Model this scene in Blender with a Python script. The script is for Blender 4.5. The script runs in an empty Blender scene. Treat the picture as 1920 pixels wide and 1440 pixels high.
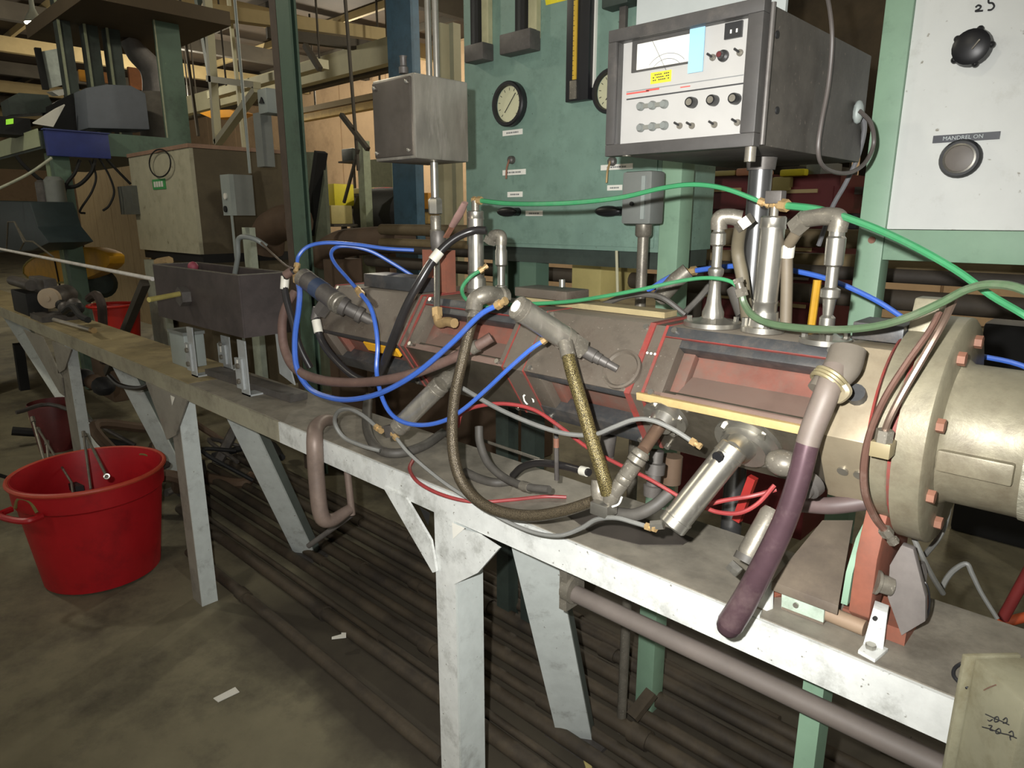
import bpy, bmesh, math, random
from mathutils import Vector, Matrix
random.seed(7)
scene = bpy.context.scene
COL = scene.collection
V = Vector

# ---------------------------------------------------------------- camera
F = 1272.0
TH = math.atan(313 / 1272)
AZ = math.radians(133.7)
CAM = V((0, 0, 1.452))
FW = V((math.cos(AZ) * math.cos(TH), math.sin(AZ) * math.cos(TH), -math.sin(TH)))
RT = V((math.sin(AZ), -math.cos(AZ), 0))
UP = RT.cross(FW)
cd = bpy.data.cameras.new('camera')
cam = bpy.data.objects.new('camera', cd)
COL.objects.link(cam)
cd.sensor_width = 36
cd.lens = 36 * F / 1920
cd.clip_start = 0.02
R = Matrix((RT, UP, -FW)).transposed().to_4x4()
cam.matrix_world = Matrix.Translation(CAM) @ R
scene.camera = cam

# ---------------------------------------------------------------- world, lights, exposure
scene.view_settings.view_transform = 'Standard'
scene.view_settings.look = 'None'
scene.view_settings.gamma = 1
scene.view_settings.use_curve_mapping = False
scene.view_settings.exposure = 0.42
w = bpy.data.worlds.new('world')
scene.world = w
w.use_nodes = True
w.node_tree.nodes['Background'].inputs[0].default_value = (1.0, 0.97, 0.86, 1)
w.node_tree.nodes['Background'].inputs[1].default_value = 0.25
# the flash gun built into the photographer's camera
fl = bpy.data.lights.new('camera_flash', 'SPOT')
fl.energy = 100
fl.color = (1.0, 0.99, 0.96)
fl.spot_size = math.radians(104)
fl.spot_blend = 0.9
fl.shadow_soft_size = 0.008
flo = bpy.data.objects.new('camera_flash', fl)
COL.objects.link(flo)
flo.matrix_world = Matrix.Translation(CAM - RT * 0.055 + UP * 0.045 - FW * 0.01) @ Matrix.Rotation(math.radians(-4), 4, UP) @ R
# one high-bay lamp is seen, the rest are added to brighten the hall (the lamp bodies are built further down)
LAMPS = [(-13.5, 3.4, 170), (-5.4, 7.6, 230), (-16.5, 6.5, 260), (-1.0, 7.0, 170),
         (-5.5, -0.6, 90), (1.8, 2.6, 50), (-1.5, -3.0, 60), (-13.0, 8.6, 260)]
LAMP_Z = 4.35


# ---------------------------------------------------------------- helpers
def lin(c):
    c /= 255.0
    return c / 12.92 if c <= 0.04045 else ((c + 0.055) / 1.055) ** 2.4


def M(name, rgb, rough=0.6, metal=0.0, var=0.18, scale=14, dirt=None, damt=0.5, dscale=5, bump=0.0, spec=0.5, emit=0, stretch=None, speck=None, sscale=170, smin=0.63):
    m = bpy.data.materials.new(name)
    m.use_nodes = True
    nt = m.node_tree
    N, L = nt.nodes, nt.links
    b = N['Principled BSDF']
    b.inputs['Roughness'].default_value = rough
    b.inputs['Metallic'].default_value = metal
    b.inputs['Specular IOR Level'].default_value = spec
    base = [lin(x) for x in rgb]
    geo = N.new('ShaderNodeNewGeometry')
    vec = geo.outputs['Position']
    if stretch:
        mp = N.new('ShaderNodeMapping')
        mp.inputs['Scale'].default_value = stretch
        L.new(vec, mp.inputs['Vector'])
        vec = mp.outputs['Vector']
    n1 = N.new('ShaderNodeTexNoise')
    n1.inputs['Scale'].default_value = scale
    n1.inputs['Detail'].default_value = 6
    n1.inputs['Roughness'].default_value = 0.65
    L.new(vec, n1.inputs['Vector'])
    r1 = N.new('ShaderNodeMapRange')
    r1.inputs['From Min'].default_value = 0.3
    r1.inputs['From Max'].default_value = 0.7
    L.new(n1.outputs['Fac'], r1.inputs['Value'])
    mx = N.new('ShaderNodeMix')
    mx.data_type = 'RGBA'
    mx.inputs[6].default_value = [max(0, x * (1 - var)) for x in base] + [1]
    mx.inputs[7].default_value = [min(1, x * (1 + var)) for x in base] + [1]
    L.new(r1.outputs['Result'], mx.inputs[0])
    out = mx.outputs[2]
    if dirt:
        n2 = N.new('ShaderNodeTexNoise')
        n2.inputs['Scale'].default_value = dscale
        n2.inputs['Detail'].default_value = 9
        n2.inputs['Roughness'].default_value = 0.75
        L.new(vec, n2.inputs['Vector'])
        r2 = N.new('ShaderNodeMapRange')
        r2.inputs['From Min'].default_value = 0.62 - 0.3 * damt
        r2.inputs['From Max'].default_value = 0.78 - 0.2 * damt
        r2.inputs['To Max'].default_value = min(1, 0.35 + damt)
        L.new(n2.outputs['Fac'], r2.inputs['Value'])
        m2 = N.new('ShaderNodeMix')
        m2.data_type = 'RGBA'
        L.new(r2.outputs['Result'], m2.inputs[0])
        L.new(out, m2.inputs[6])
        m2.inputs[7].default_value = [lin(x) for x in dirt] + [1]
        out = m2.outputs[2]
        if metal:
            rr = N.new('ShaderNodeMapRange')
            rr.inputs['To Min'].default_value = metal
            rr.inputs['To Max'].default_value = metal * 0.25
            L.new(r2.outputs['Result'], rr.inputs['Value'])
            L.new(rr.outputs['Result'], b.inputs['Metallic'])
    if speck:
        n3 = N.new('ShaderNodeTexNoise')
        n3.inputs['Scale'].default_value = sscale
        n3.inputs['Detail'].default_value = 3
        L.new(vec, n3.inputs['Vector'])
        r3 = N.new('ShaderNodeMapRange')
        r3.inputs['From Min'].default_value = smin
        r3.inputs['From Max'].default_value = smin + 0.06
        L.new(n3.outputs['Fac'], r3.inputs['Value'])
        m3 = N.new('ShaderNodeMix')
        m3.data_type = 'RGBA'
        L.new(r3.outputs['Result'], m3.inputs[0])
        L.new(out, m3.inputs[6])
        m3.inputs[7].default_value = [lin(x) for x in speck] + [1]
        out = m3.outputs[2]
    L.new(out, b.inputs['Base Color'])
    if bump:
        bp = N.new('ShaderNodeBump')
        bp.inputs['Strength'].default_value = bump
        bp.inputs['Distance'].default_value = 0.004
        L.new(n1.outputs['Fac'], bp.inputs['Height'])
        L.new(bp.outputs['Normal'], b.inputs['Normal'])
    if emit:
        b.inputs['Emission Color'].default_value = base + [1]
        b.inputs['Emission Strength'].default_value = emit
    return m


def ray(x, y):
    return FW + RT * ((x - 960) / F) - UP * ((y - 720) / F)


def P(x, y, Y=None, Z=None, X=None):
    d = ray(x, y)
    i, v = (1, Y) if Y is not None else ((2, Z) if Z is not None else (0, X))
    return CAM + d * ((v - CAM[i]) / d[i])


def rw(wpx, p):
    """world radius of something wpx picture-elements wide standing at p"""
    return wpx * 0.5 * (V(p) - CAM).dot(FW) / F


def spline(pts, sub=6):
    pts = [V(p) for p in pts]
    if len(pts) < 3:
        return pts
    e = [pts[0] * 2 - pts[1]] + pts + [pts[-1] * 2 - pts[-2]]
    out = []
    for i in range(1, len(e) - 2):
        p0, p1, p2, p3 = e[i - 1:i + 3]
        for k in range(sub):
            t = k / sub
            out.append(0.5 * ((2 * p1) + (p2 - p0) * t + (2 * p0 - 5 * p1 + 4 * p2 - p3) * t * t + (3 * p1 - p0 - 3 * p2 + p3) * t ** 3))
    out.append(pts[-1])
    return out


def frame(d):
    d = V(d).normalized()
    a = V((0, 0, 1)) if abs(d.z) < 0.9 else V((1, 0, 0))
    u = d.cross(a).normalized()
    return d, u, d.cross(u).normalized()


class MB:
    def __init__(s):
        s.bm = bmesh.new()

    def ring(s, c, u, v, r, n, ph=0.0):
        return [s.bm.verts.new(c + u * (math.cos(2 * math.pi * k / n + ph) * r) + v * (math.sin(2 * math.pi * k / n + ph) * r)) for k in range(n)]

    def skin(s, rings, cap=True, closed=False):
        f = s.bm.faces.new
        n = len(rings[0])
        prs = list(zip(rings, rings[1:]))
        if closed:
            prs.append((rings[-1], rings[0]))
        for a, b in prs:
            for k in range(n):
                f((a[k], a[(k + 1) % n], b[(k + 1) % n], b[k]))
        if cap and not closed:
            f(list(reversed(rings[0])))
            f(rings[-1])
        return s

    def tube(s, pts, r, n=8, closed=False, sub=6, smooth=True, flat=1.0):
        pts = spline(pts, sub) if smooth else [V(p) for p in pts]
        m = len(pts)
        rs = r if isinstance(r, (list, tuple)) else None
        d, u, v = frame(pts[1] - pts[0])
        rings = []
        for i, p in enumerate(pts):
            if closed:
                t = (pts[(i + 1) % m] - pts[i - 1]).normalized()
            else:
                t = (pts[min(i + 1, m - 1)] - pts[max(i - 1, 0)]).normalized()
            u = (u - t * u.dot(t))
            u = u.normalized() if u.length > 1e-6 else frame(t)[1]
            v = t.cross(u)
            if rs:
                q = i / (m - 1) * (len(rs) - 1)
                k = min(int(q), len(rs) - 2)
                rad = rs[k] + (rs[k + 1] - rs[k]) * (q - k)
            else:
                rad = r
            rings.append(s.ring(p, u, v * flat, rad, n))
        return s.skin(rings, closed=closed)

    def cyl(s, p0, p1, r0, r1=None, n=16):
        p0, p1 = V(p0), V(p1)
        d, u, v = frame(p1 - p0)
        ph = math.pi / n
        return s.skin([s.ring(p0, u, v, r0, n, ph), s.ring(p1, u, v, r0 if r1 is None else r1, n, ph)])

    def lathe(s, p0, d, prof, n=20, cap=True):
        """prof: list of (distance along d, radius)"""
        p0 = V(p0)
        d, u, v = frame(d)
        return s.skin([s.ring(p0 + d * t, u, v, max(r, 1e-4), n) for t, r in prof], cap=cap)

    def box(s, mn, mx):
        mn, mx = V(mn), V(mx)
        c, h = (mn + mx) / 2, (mx - mn) / 2
        return s.obox(c, V((h.x, 0, 0)), V((0, h.y, 0)), V((0, 0, h.z)))

    def obox(s, c, a, b, e):
        c = V(c)
        vs = [s.bm.verts.new(c + a * i + b * j + e * k) for i in (-1, 1) for j in (-1, 1) for k in (-1, 1)]
        for q in ((0, 1, 3, 2), (4, 6, 7, 5), (0, 4, 5, 1), (2, 3, 7, 6), (0, 2, 6, 4), (1, 5, 7, 3)):
            s.bm.faces.new([vs[i] for i in q])
        return s

    def beam(s, p0, p1, w, h, side=None):
        """bar from p0 to p1, w wide along `side`, h the other way"""
        p0, p1 = V(p0), V(p1)
        d = p1 - p0
        if side is None:
            _, u, v = frame(d)
        else:
            u = V(side) - d * (V(side).dot(d) / d.length_squared)
            u.normalize()
            v = d.normalized().cross(u)
        return s.obox((p0 + p1) / 2, d / 2, u * (w / 2), v * (h / 2))

    def prism(s, poly, ext):
        poly = [V(p) for p in poly]
        ext = V(ext)
        a = [s.bm.verts.new(p) for p in poly]
        b = [s.bm.verts.new(p + ext) for p in poly]
        n = len(a)
        s.bm.faces.new(list(reversed(a)))
        s.bm.faces.new(b)
        for k in range(n):
            s.bm.faces.new((a[k], a[(k + 1) % n], b[(k + 1) % n], b[k]))
        return s

    def ball(s, c, r, sc=(1, 1, 1), n=12):
        mt = Matrix.Translation(V(c)) @ Matrix.Diagonal((r * sc[0], r * sc[1], r * sc[2], 1))
        bmesh.ops.create_uvsphere(s.bm, u_segments=n, v_segments=max(6, n // 2), radius=1, matrix=mt)
        return s

    def hexn(s, p0, p1, r):
        return s.cyl(p0, p1, r, n=6)

    def build(s, name, mat, parent=None, bevel=0.0, label=None, flat=False):
        bm = s.bm
        bmesh.ops.recalc_face_normals(bm, faces=bm.faces)
        if bevel:
            ed = [e for e in bm.edges if len(e.link_faces) == 2 and e.calc_face_angle(0) > 0.6]
            bmesh.ops.bevel(bm, geom=ed, offset=bevel, segments=2, profile=0.6, affect='EDGES', clamp_overlap=True)
        co = [v.co.copy() for v in bm.verts]
        mn = V([min(c[i] for c in co) for i in range(3)])
        mx = V([max(c[i] for c in co) for i in range(3)])
        cen = (mn + mx) / 2
        if parent is None:
            cen.z = mn.z
        for v in bm.verts:
            v.co -= cen
        me = bpy.data.meshes.new(name)
        bm.to_mesh(me)
        bm.free()
        for p in me.polygons:
            p.use_smooth = not flat
        if not flat:
            me.set_sharp_from_angle(angle=math.radians(38))
        me.materials.append(mat)
        o = bpy.data.objects.new(name, me)
        COL.objects.link(o)
        place(o, cen, parent)
        if label:
            o['label'] = label
        return o

    def thing(s, name, mat, label, cat, group=None, **k):
        o = s.build(name, mat, **k)
        return tag(o, label, cat, group)

    def structure(s, name, mat, parent=None, **k):
        o = s.build(name, mat, parent, **k)
        if parent is None:
            o['kind'] = 'structure'
        return o


WORLD = {}


def place(o, pos, parent):
    WORLD[o] = V(pos)
    if parent is not None:
        o.parent = parent
        o.location = V(pos) - WORLD[parent]
    else:
        o.location = V(pos)


def tag(o, label, cat, group=None):
    o['label'] = label
    o['category'] = cat
    if group:
        o['group'] = group
    return o


def T(name, label, cat, loc, group=None):
    o = bpy.data.objects.new(name, None)
    o.empty_display_size = 0.05
    COL.objects.link(o)
    place(o, V(loc), None)
    return tag(o, label, cat, group)


def text(body, size, c, xd, yd, mat, parent, name='lettering', depth=0.0004):
    cu = bpy.data.curves.new(name, 'FONT')
    cu.body = body
    cu.size = size
    cu.align_x = 'CENTER'
    cu.align_y = 'CENTER'
    cu.extrude = depth
    cu.resolution_u = 2
    tmp = bpy.data.objects.new('tmp', cu)
    COL.objects.link(tmp)
    dg = bpy.context.evaluated_depsgraph_get()
    me = bpy.data.meshes.new_from_object(tmp.evaluated_get(dg))
    bpy.data.objects.remove(tmp)
    xd = V(xd).normalized()
    yd = V(yd)
    yd = (yd - xd * yd.dot(xd)).normalized()
    me.transform(Matrix((xd, yd, xd.cross(yd))).transposed().to_4x4())
    me.materials.clear()
    me.materials.append(mat)
    o = bpy.data.objects.new(name, me)
    COL.objects.link(o)
    place(o, V(c), parent)
    return o


def pts(lst, Y0=None):
    """list of (x, y, Y) or (x, y) with a default plane"""
    return [P(q[0], q[1], Y=(q[2] if len(q) > 2 else Y0)) for q in lst]


def hose(name, label, lst, wpx, mat, Y=None, fit='', cat='hose', group=None, bands=(), n=8, fmat=None, pp=None, flat=1.0):
    """bands: (index in list, length px, mat, part name) - sleeves round the hose"""
    pp = pp or pts(lst, Y)
    if isinstance(wpx, (list, tuple)):
        r = [rw(wpx[min(int(i / max(1, len(pp) - 1) * (len(wpx) - 1) + 0.5), len(wpx) - 1)], p) for i, p in enumerate(pp)]
    else:
        r = [rw(wpx, p) for p in pp]
    if not fit and not bands:
        return MB().tube(pp, r, n=n, flat=flat).thing(name, mat, label, cat, group)
    lo = min(pp, key=lambda p: p.z)
    t = T(name, label, cat, lo, group)
    MB().tube(pp, r, n=n, flat=flat).build('tube', mat, t)
    for e in fit:
        a, b, rr = (pp[0], pp[1], r[0]) if e == 's' else (pp[-1], pp[-2], r[-1])
        d = (a - b).normalized()
        m = MB()
        m.hexn(a - d * rr * 1.2, a + d * rr * 1.0, rr * 1.7)
        m.cyl(a + d * rr * 0.9, a + d * rr * 2.6, rr * 1.15, n=10)
        m.hexn(a + d * rr * 2.5, a + d * rr * 3.8, rr * 1.5)
        m.build('fitting', fmat or BRASS, t)
    sp = spline(pp, 6)
    for i, ln, bm_, bn in bands:
        k = min(i * 6, len(sp) - 2)
        c = sp[k]
        d = (sp[min(k + 1, len(sp) - 1)] - sp[max(k - 1, 0)]).normalized()
        h = rw(ln, c)
        MB().cyl(c - d * h, c + d * h, r[min(i, len(r) - 1)] * 1.22, n=14).build(bn, bm_, t)
    return t


# ---------------------------------------------------------------- materials
WHITE = M('white_paint_worn', (206, 208, 204), 0.5, 0, 0.1, 30, (120, 120, 112), 0.35, 11, 0.15, speck=(120, 117, 108), sscale=110, smin=0.69)
WHITE2 = M('white_paint_leg', (198, 204, 200), 0.5, 0, 0.08, 25, (120, 118, 112), 0.25, 12, speck=(124, 120, 112), sscale=100, smin=0.7)
BENCHTOP = M('bench_steel_top', (128, 122, 110), 0.6, 0.1, 0.3, 14, (72, 65, 57), 0.42, 4, 0.25)
BENCHWARM = M('bench_top_tan', (150, 136, 100), 0.65, 0, 0.2, 8, (86, 76, 60), 0.45, 3, 0.1)
STEEL = M('dull_steel', (122, 117, 106), 0.42, 0.45, 0.22, 26, (84, 78, 70), 0.5, 18, 0.15, speck=(150, 144, 132), sscale=260, smin=0.62)
STEELDK = M('dark_steel', (92, 88, 84), 0.5, 0.35, 0.25, 16, (58, 52, 50), 0.5, 9)
CHROME = M('bright_cylinder_steel', (172, 169, 160), 0.32, 0.88, 0.1, 40, (124, 118, 106), 0.2, 18)
STAIN = M('stainless_sheet', (176, 171, 160), 0.34, 0.8, 0.16, 12, (120, 114, 104), 0.35, 9, stretch=(4, 4, 1))
DIEFACE = M('die_plate_greased', (100, 92, 82), 0.48, 0.2, 0.28, 20, (70, 60, 52), 0.6, 10, 0.2, speck=(128, 120, 110), sscale=220, smin=0.68)
DIERED = M('die_recess_rust', (114, 70, 58), 0.65, 0.05, 0.25, 12, (98, 82, 72), 0.6, 8, 0.15)
DIEBLK = M('die_black_strip', (66, 67, 68), 0.45, 0.3, 0.25, 24, (96, 88, 80), 0.4, 14, 0.15)
DIELOW = M('die_lower_polish', (104, 98, 86), 0.28, 0.75, 0.35, 9, (62, 55, 47), 0.45, 8)
REDGASK = M('red_sealant', (132, 52, 46), 0.65, 0, 0.25, 30, (104, 72, 64), 0.6, 22)
BRASS = M('brass', (178, 150, 106), 0.4, 0.45, 0.15, 30, (120, 96, 66), 0.3, 20)
GOLD = M('brass_strip', (204, 178, 124), 0.42, 0.25, 0.14, 24, (160, 134, 90), 0.4, 14)
BLUE = M('blue_tube', (58, 96, 180), 0.4, 0, 0.1, 20, (96, 108, 150), 0.3, 9)
BLUEDUST = M('blue_tube_dusty', (92, 110, 172), 0.5, 0, 0.15, 20, (140, 140, 150), 0.3, 20)
GREEN = M('green_tube', (58, 130, 86), 0.38, 0, 0.12, 12, (92, 132, 104), 0.35, 9)
GREENDUST = M('green_hose_dusty', (76, 96, 70), 0.42, 0, 0.18, 20, (102, 106, 90), 0.45, 16)
BLACKH = M('black_hose', (38, 36, 36), 0.3, 0, 0.15, 20)
DUSTH = M('dusty_rubber_hose', (92, 70, 62), 0.7, 0, 0.2, 20, (112, 94, 84), 0.45, 12)
GREYT = M('grey_tube', (116, 116, 112), 0.5, 0, 0.12, 20)
GREYDK = M('grey_hose_dark', (74, 71, 66), 0.6, 0, 0.2, 20, (58, 54, 49), 0.5, 14)
REDT = M('red_tube', (142, 54, 54), 0.5, 0, 0.15, 20, (120, 84, 80), 0.3, 18)
PLUM = M('plum_hose', (84, 64, 70), 0.3, 0.45, 0.2, 12, (110, 94, 92), 0.3, 8)
TAPE = M('white_sleeve', (200, 197, 184), 0.5, 0, 0.1, 30)
GREENCAB = M('green_cabinet_paint', (114, 140, 127), 0.5, 0, 0.1, 14, (88, 112, 101), 0.35, 16, speck=(72, 84, 76), sscale=110, smin=0.69)
GREENFR = M('green_frame_paint', (128, 158, 134), 0.5, 0, 0.07, 12, (96, 120, 104), 0.2, 14)
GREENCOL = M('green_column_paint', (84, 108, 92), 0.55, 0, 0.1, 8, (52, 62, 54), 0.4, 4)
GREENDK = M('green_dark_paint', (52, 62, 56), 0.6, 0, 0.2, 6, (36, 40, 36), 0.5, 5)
BLUECOL = M('blue_column_paint', (66, 102, 126), 0.55, 0, 0.15, 6, (46, 70, 84), 0.4, 4)
WHITECAB = M('white_cabinet_paint', (206, 208, 204), 0.45, 0, 0.03, 14, (180, 180, 172), 0.2, 18, speck=(140, 136, 124), sscale=60, smin=0.7)
GREYBOX = M('grey_box_paint', (120, 124, 120), 0.5, 0.1, 0.08, 10)
GREYLT = M('light_grey_paint', (150, 158, 154), 0.5, 0.1, 0.08, 10)
INSTDK = M('instrument_case_dark', (64, 62, 60), 0.5, 0.1, 0.2, 14, (92, 86, 80), 0.3, 9, 0.1)
INSTSIDE = M('instrument_case_side', (72, 68, 62), 0.55, 0.1, 0.25, 22, (50, 46, 41), 0.5, 9, 0.15, speck=(96, 88, 80), sscale=120, smin=0.65)
PANEL = M('instrument_panel', (172, 170, 166), 0.5, 0, 0.05)
BLACK = M('black_plastic', (28, 28, 30), 0.4, 0, 0.1)
BLACKM = M('black_matt', (20, 20, 20), 0.7, 0, 0.2)
INK = M('ink', (40, 40, 42), 0.7, 0, 0.05)
INKGREY = M('grey_print', (120, 122, 122), 0.7, 0, 0.05)
PAPER = M('paper', (224, 222, 212), 0.7, 0, 0.04)
YELLOW = M('yellow_sticker', (222, 206, 40), 0.6, 0, 0.05)
SKYB = M('light_blue_label', (150, 196, 224), 0.6, 0, 0.04)
REDINK = M('red_print', (196, 78, 70), 0.6, 0, 0.05)
LABELGREEN = M('green_label', (64, 150, 84), 0.6, 0, 0.05)
REDTUB = M('red_tub_plastic', (176, 24, 32), 0.42, 0, 0.12, 6, (120, 16, 26), 0.3, 7)
REDBUCK = M('orange_red_bucket', (190, 40, 30), 0.45, 0, 0.08, 9)
TANK = M('black_tank_steel', (76, 68, 66), 0.55, 0.2, 0.25, 7, (52, 47, 46), 0.5, 5, 0.1)
ZINC = M('zinc_bracket', (176, 180, 180), 0.45, 0.35, 0.12, 18, (120, 120, 116), 0.3, 14)
RUST = M('rust_primer', (132, 78, 60), 0.7, 0, 0.2, 18, (108, 74, 60), 0.45, 10)
WEDGE = M('dirty_wedge_plate', (110, 99, 86), 0.6, 0.1, 0.2, 14, (88, 78, 70), 0.5, 8)
FLANGE = M('cast_flange_steel', (136, 130, 110), 0.46, 0.3, 0.18, 22, (98, 88, 72), 0.5, 9, 0.25)
COPPER = M('brown_tube', (100, 74, 64), 0.36, 0.3, 0.2, 24, (128, 114, 104), 0.35, 16)
BOLTR = M('rusty_bolt', (132, 92, 74), 0.6, 0.1, 0.2, 40)
PIPEF = M('floor_pipe_dirty', (72, 63, 50), 0.7, 0.05, 0.3, 6, (42, 37, 32), 0.55, 4)
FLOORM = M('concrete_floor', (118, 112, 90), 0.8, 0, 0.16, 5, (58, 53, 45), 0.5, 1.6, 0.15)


def dark_floor_band(m, x0, y0, y1, rgb):
    """darker ground where the pipes lie, with a ragged edge"""
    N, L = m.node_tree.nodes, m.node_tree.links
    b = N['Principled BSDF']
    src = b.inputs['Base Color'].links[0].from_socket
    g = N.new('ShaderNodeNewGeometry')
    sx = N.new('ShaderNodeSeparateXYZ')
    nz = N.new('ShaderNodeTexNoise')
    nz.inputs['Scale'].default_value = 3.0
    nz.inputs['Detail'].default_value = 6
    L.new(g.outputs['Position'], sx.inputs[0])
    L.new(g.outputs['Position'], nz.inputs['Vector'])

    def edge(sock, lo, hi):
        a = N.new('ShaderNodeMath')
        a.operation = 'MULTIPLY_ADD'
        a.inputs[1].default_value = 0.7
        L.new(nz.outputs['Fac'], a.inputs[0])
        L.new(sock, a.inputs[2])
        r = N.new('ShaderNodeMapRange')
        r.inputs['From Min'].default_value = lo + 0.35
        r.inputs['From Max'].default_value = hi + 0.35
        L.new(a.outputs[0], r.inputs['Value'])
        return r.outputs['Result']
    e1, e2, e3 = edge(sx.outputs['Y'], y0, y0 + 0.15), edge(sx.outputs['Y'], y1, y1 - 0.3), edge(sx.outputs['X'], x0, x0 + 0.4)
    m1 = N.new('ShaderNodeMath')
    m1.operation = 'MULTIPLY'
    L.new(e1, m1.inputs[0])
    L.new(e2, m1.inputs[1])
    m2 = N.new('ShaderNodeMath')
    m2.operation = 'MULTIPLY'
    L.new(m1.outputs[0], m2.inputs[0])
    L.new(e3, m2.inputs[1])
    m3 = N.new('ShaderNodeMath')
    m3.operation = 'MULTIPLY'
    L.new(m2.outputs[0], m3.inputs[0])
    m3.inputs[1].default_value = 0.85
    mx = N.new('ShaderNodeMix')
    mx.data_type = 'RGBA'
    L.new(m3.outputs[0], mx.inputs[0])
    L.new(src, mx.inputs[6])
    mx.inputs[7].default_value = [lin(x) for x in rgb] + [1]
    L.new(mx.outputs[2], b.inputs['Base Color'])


dark_floor_band(FLOORM, -2.6, 0.78, 2.6, (58, 51, 42))
WALLM = M('back_wall_tan', (178, 150, 118), 0.8, 0, 0.12, 1.4, (118, 96, 74), 0.4, 0.7)
ROOFM = M('roof_deck', (60, 48, 34), 0.85, 0, 0.25, 1.2, (44, 36, 28), 0.5, 0.8)
BEAMTAN = M('tan_beam', (150, 132, 92), 0.7, 0, 0.12, 3)
BEAMWH = M('pale_beam', (172, 168, 140), 0.7, 0, 0.1, 3)
BEAMDK = M('dark_beam', (62, 56, 46), 0.8, 0, 0.2, 3)
ORANGE = M('orange_paint', (206, 142, 40), 0.6, 0, 0.1, 3)
YEL = M('yellow_guard_paint', (216, 160, 36), 0.5, 0, 0.12, 6, (160, 110, 34), 0.3, 4)
CAB = M('beige_cabinet_paint', (176, 172, 148), 0.6, 0, 0.1, 9, (138, 130, 106), 0.35, 7, speck=(120, 110, 86), sscale=14, smin=0.68)
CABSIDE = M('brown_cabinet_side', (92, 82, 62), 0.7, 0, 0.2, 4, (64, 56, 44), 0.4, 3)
PLY = M('plywood_tan', (168, 146, 108), 0.75, 0, 0.12, 5, (140, 116, 82), 0.4, 3, stretch=(6, 6, 1))
REDCAB = M('dark_red_cabinet', (84, 22, 24), 0.5, 0, 0.15, 5)
BROWNP = M('brown_duct', (88, 70, 54), 0.75, 0, 0.2, 5)
BLUEBOX = M('blue_box', (38, 52, 120), 0.5, 0, 0.15, 9)
MONGREY = M('console_grey', (104, 110, 118), 0.6, 0, 0.08, 9)
CRATE = M('pale_yellow_crate', (186, 172, 112), 0.6, 0, 0.12, 8)
SIGNM = M('grimy_box_paint', (130, 127, 106), 0.6, 0, 0.12, 14, (100, 92, 68), 0.5, 9)
LAMPM = M('lamp_glow', (255, 246, 226), 0.5, 0, 0, emit=12)
BRAID = bpy.data.materials.new('braided_hose')
BRAID.use_nodes = True


def braid(m, a, b):
    nt = m.node_tree
    N, L = nt.nodes, nt.links
    bs = N['Principled BSDF']
    tc = N.new('ShaderNodeNewGeometry')
    ck = N.new('ShaderNodeTexVoronoi')
    ck.inputs['Scale'].default_value = 800
    L.new(tc.outputs['Position'], ck.inputs['Vector'])
    mx = N.new('ShaderNodeMix')
    mx.data_type = 'RGBA'
    mx.inputs[6].default_value = [lin(x) for x in a] + [1]
    mx.inputs[7].default_value = [lin(x) for x in b] + [1]
    mr = N.new('ShaderNodeMapRange')
    mr.inputs['From Min'].default_value = 0.2
    mr.inputs['From Max'].default_value = 0.7
    L.new(ck.outputs['Distance'], mr.inputs['Value'])
    L.new(mr.outputs['Result'], mx.inputs[0])
    L.new(mx.outputs[2], bs.inputs['Base Color'])
    bs.inputs['Metallic'].default_value = 0.45
    bs.inputs['Roughness'].default_value = 0.36
    bp = N.new('ShaderNodeBump')
    bp.inputs['Strength'].default_value = 0.5
    bp.inputs['Distance'].default_value = 0.001
    L.new(ck.outputs['Distance'], bp.inputs['Height'])
    L.new(bp.outputs['Normal'], bs.inputs['Normal'])


braid(BRAID, (140, 126, 80), (52, 45, 28))
BRAID2 = bpy.data.materials.new('braided_hose_dark')
BRAID2.use_nodes = True
braid(BRAID2, (104, 94, 74), (62, 54, 44))
GLASS = bpy.data.materials.new('window_glass')
GLASS.use_nodes = True
_n, _l = GLASS.node_tree.nodes, GLASS.node_tree.links
_n.remove(_n['Principled BSDF'])
_t = _n.new('ShaderNodeBsdfTransparent')
_g = _n.new('ShaderNodeBsdfGlossy')
_g.inputs['Roughness'].default_value = 0.12
_m = _n.new('ShaderNodeMixShader')
_m.inputs[0].default_value = 0.07
_l.new(_t.outputs[0], _m.inputs[1])
_l.new(_g.outputs[0], _m.inputs[2])
_l.new(_m.outputs[0], _n['Material Output'].inputs[0])
EX, EY, EZ = V((1, 0, 0)), V((0, 1, 0)), V((0, 0, 1))


def slab(mb, x0, y0, x1, y1, Y, th):
    """upright box whose front face spans the picture corners (x0,y0)-(x1,y1) on plane Y"""
    a, b = P(x0, y0, Y=Y), P(x1, y1, Y=Y)
    mb.box((min(a.x, b.x), Y, min(a.z, b.z)), (max(a.x, b.x), Y + th, max(a.z, b.z)))
    return mb


# ================================================================ the hall
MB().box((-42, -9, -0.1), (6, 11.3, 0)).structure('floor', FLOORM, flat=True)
MB().box((-42, 11, 0), (6, 11.3, 5.3)).structure('wall_back', WALLM, flat=True)
MB().box((-42.2, -9, 0), (-42, 11.3, 5.3)).structure('wall_left', WALLM, flat=True)
MB().box((-42, -9, 5.25), (6, 11.3, 5.4)).structure('ceiling', ROOFM, flat=True)
roofroot = bpy.data.objects.new('trim_1', None)
COL.objects.link(roofroot)
place(roofroot, (0, 0, 5.0), None)
roofroot['kind'] = 'structure'
for k in range(12):
    x = -30 + 2.9 * k
    MB().beam((x, -8.8, 4.97), (x, 10.9, 4.97), 0.16, 0.3, EX).structure('roof_beam', BEAMDK if k % 2 else BEAMTAN, roofroot)
for k in range(11):
    y = -4.4 + 1.4 * k
    MB().beam((-41.5, y, 5.18), (5.8, y, 5.18), 0.07, 0.13, EY).structure('purlin', BEAMDK if k % 3 else BEAMTAN, roofroot)
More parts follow.
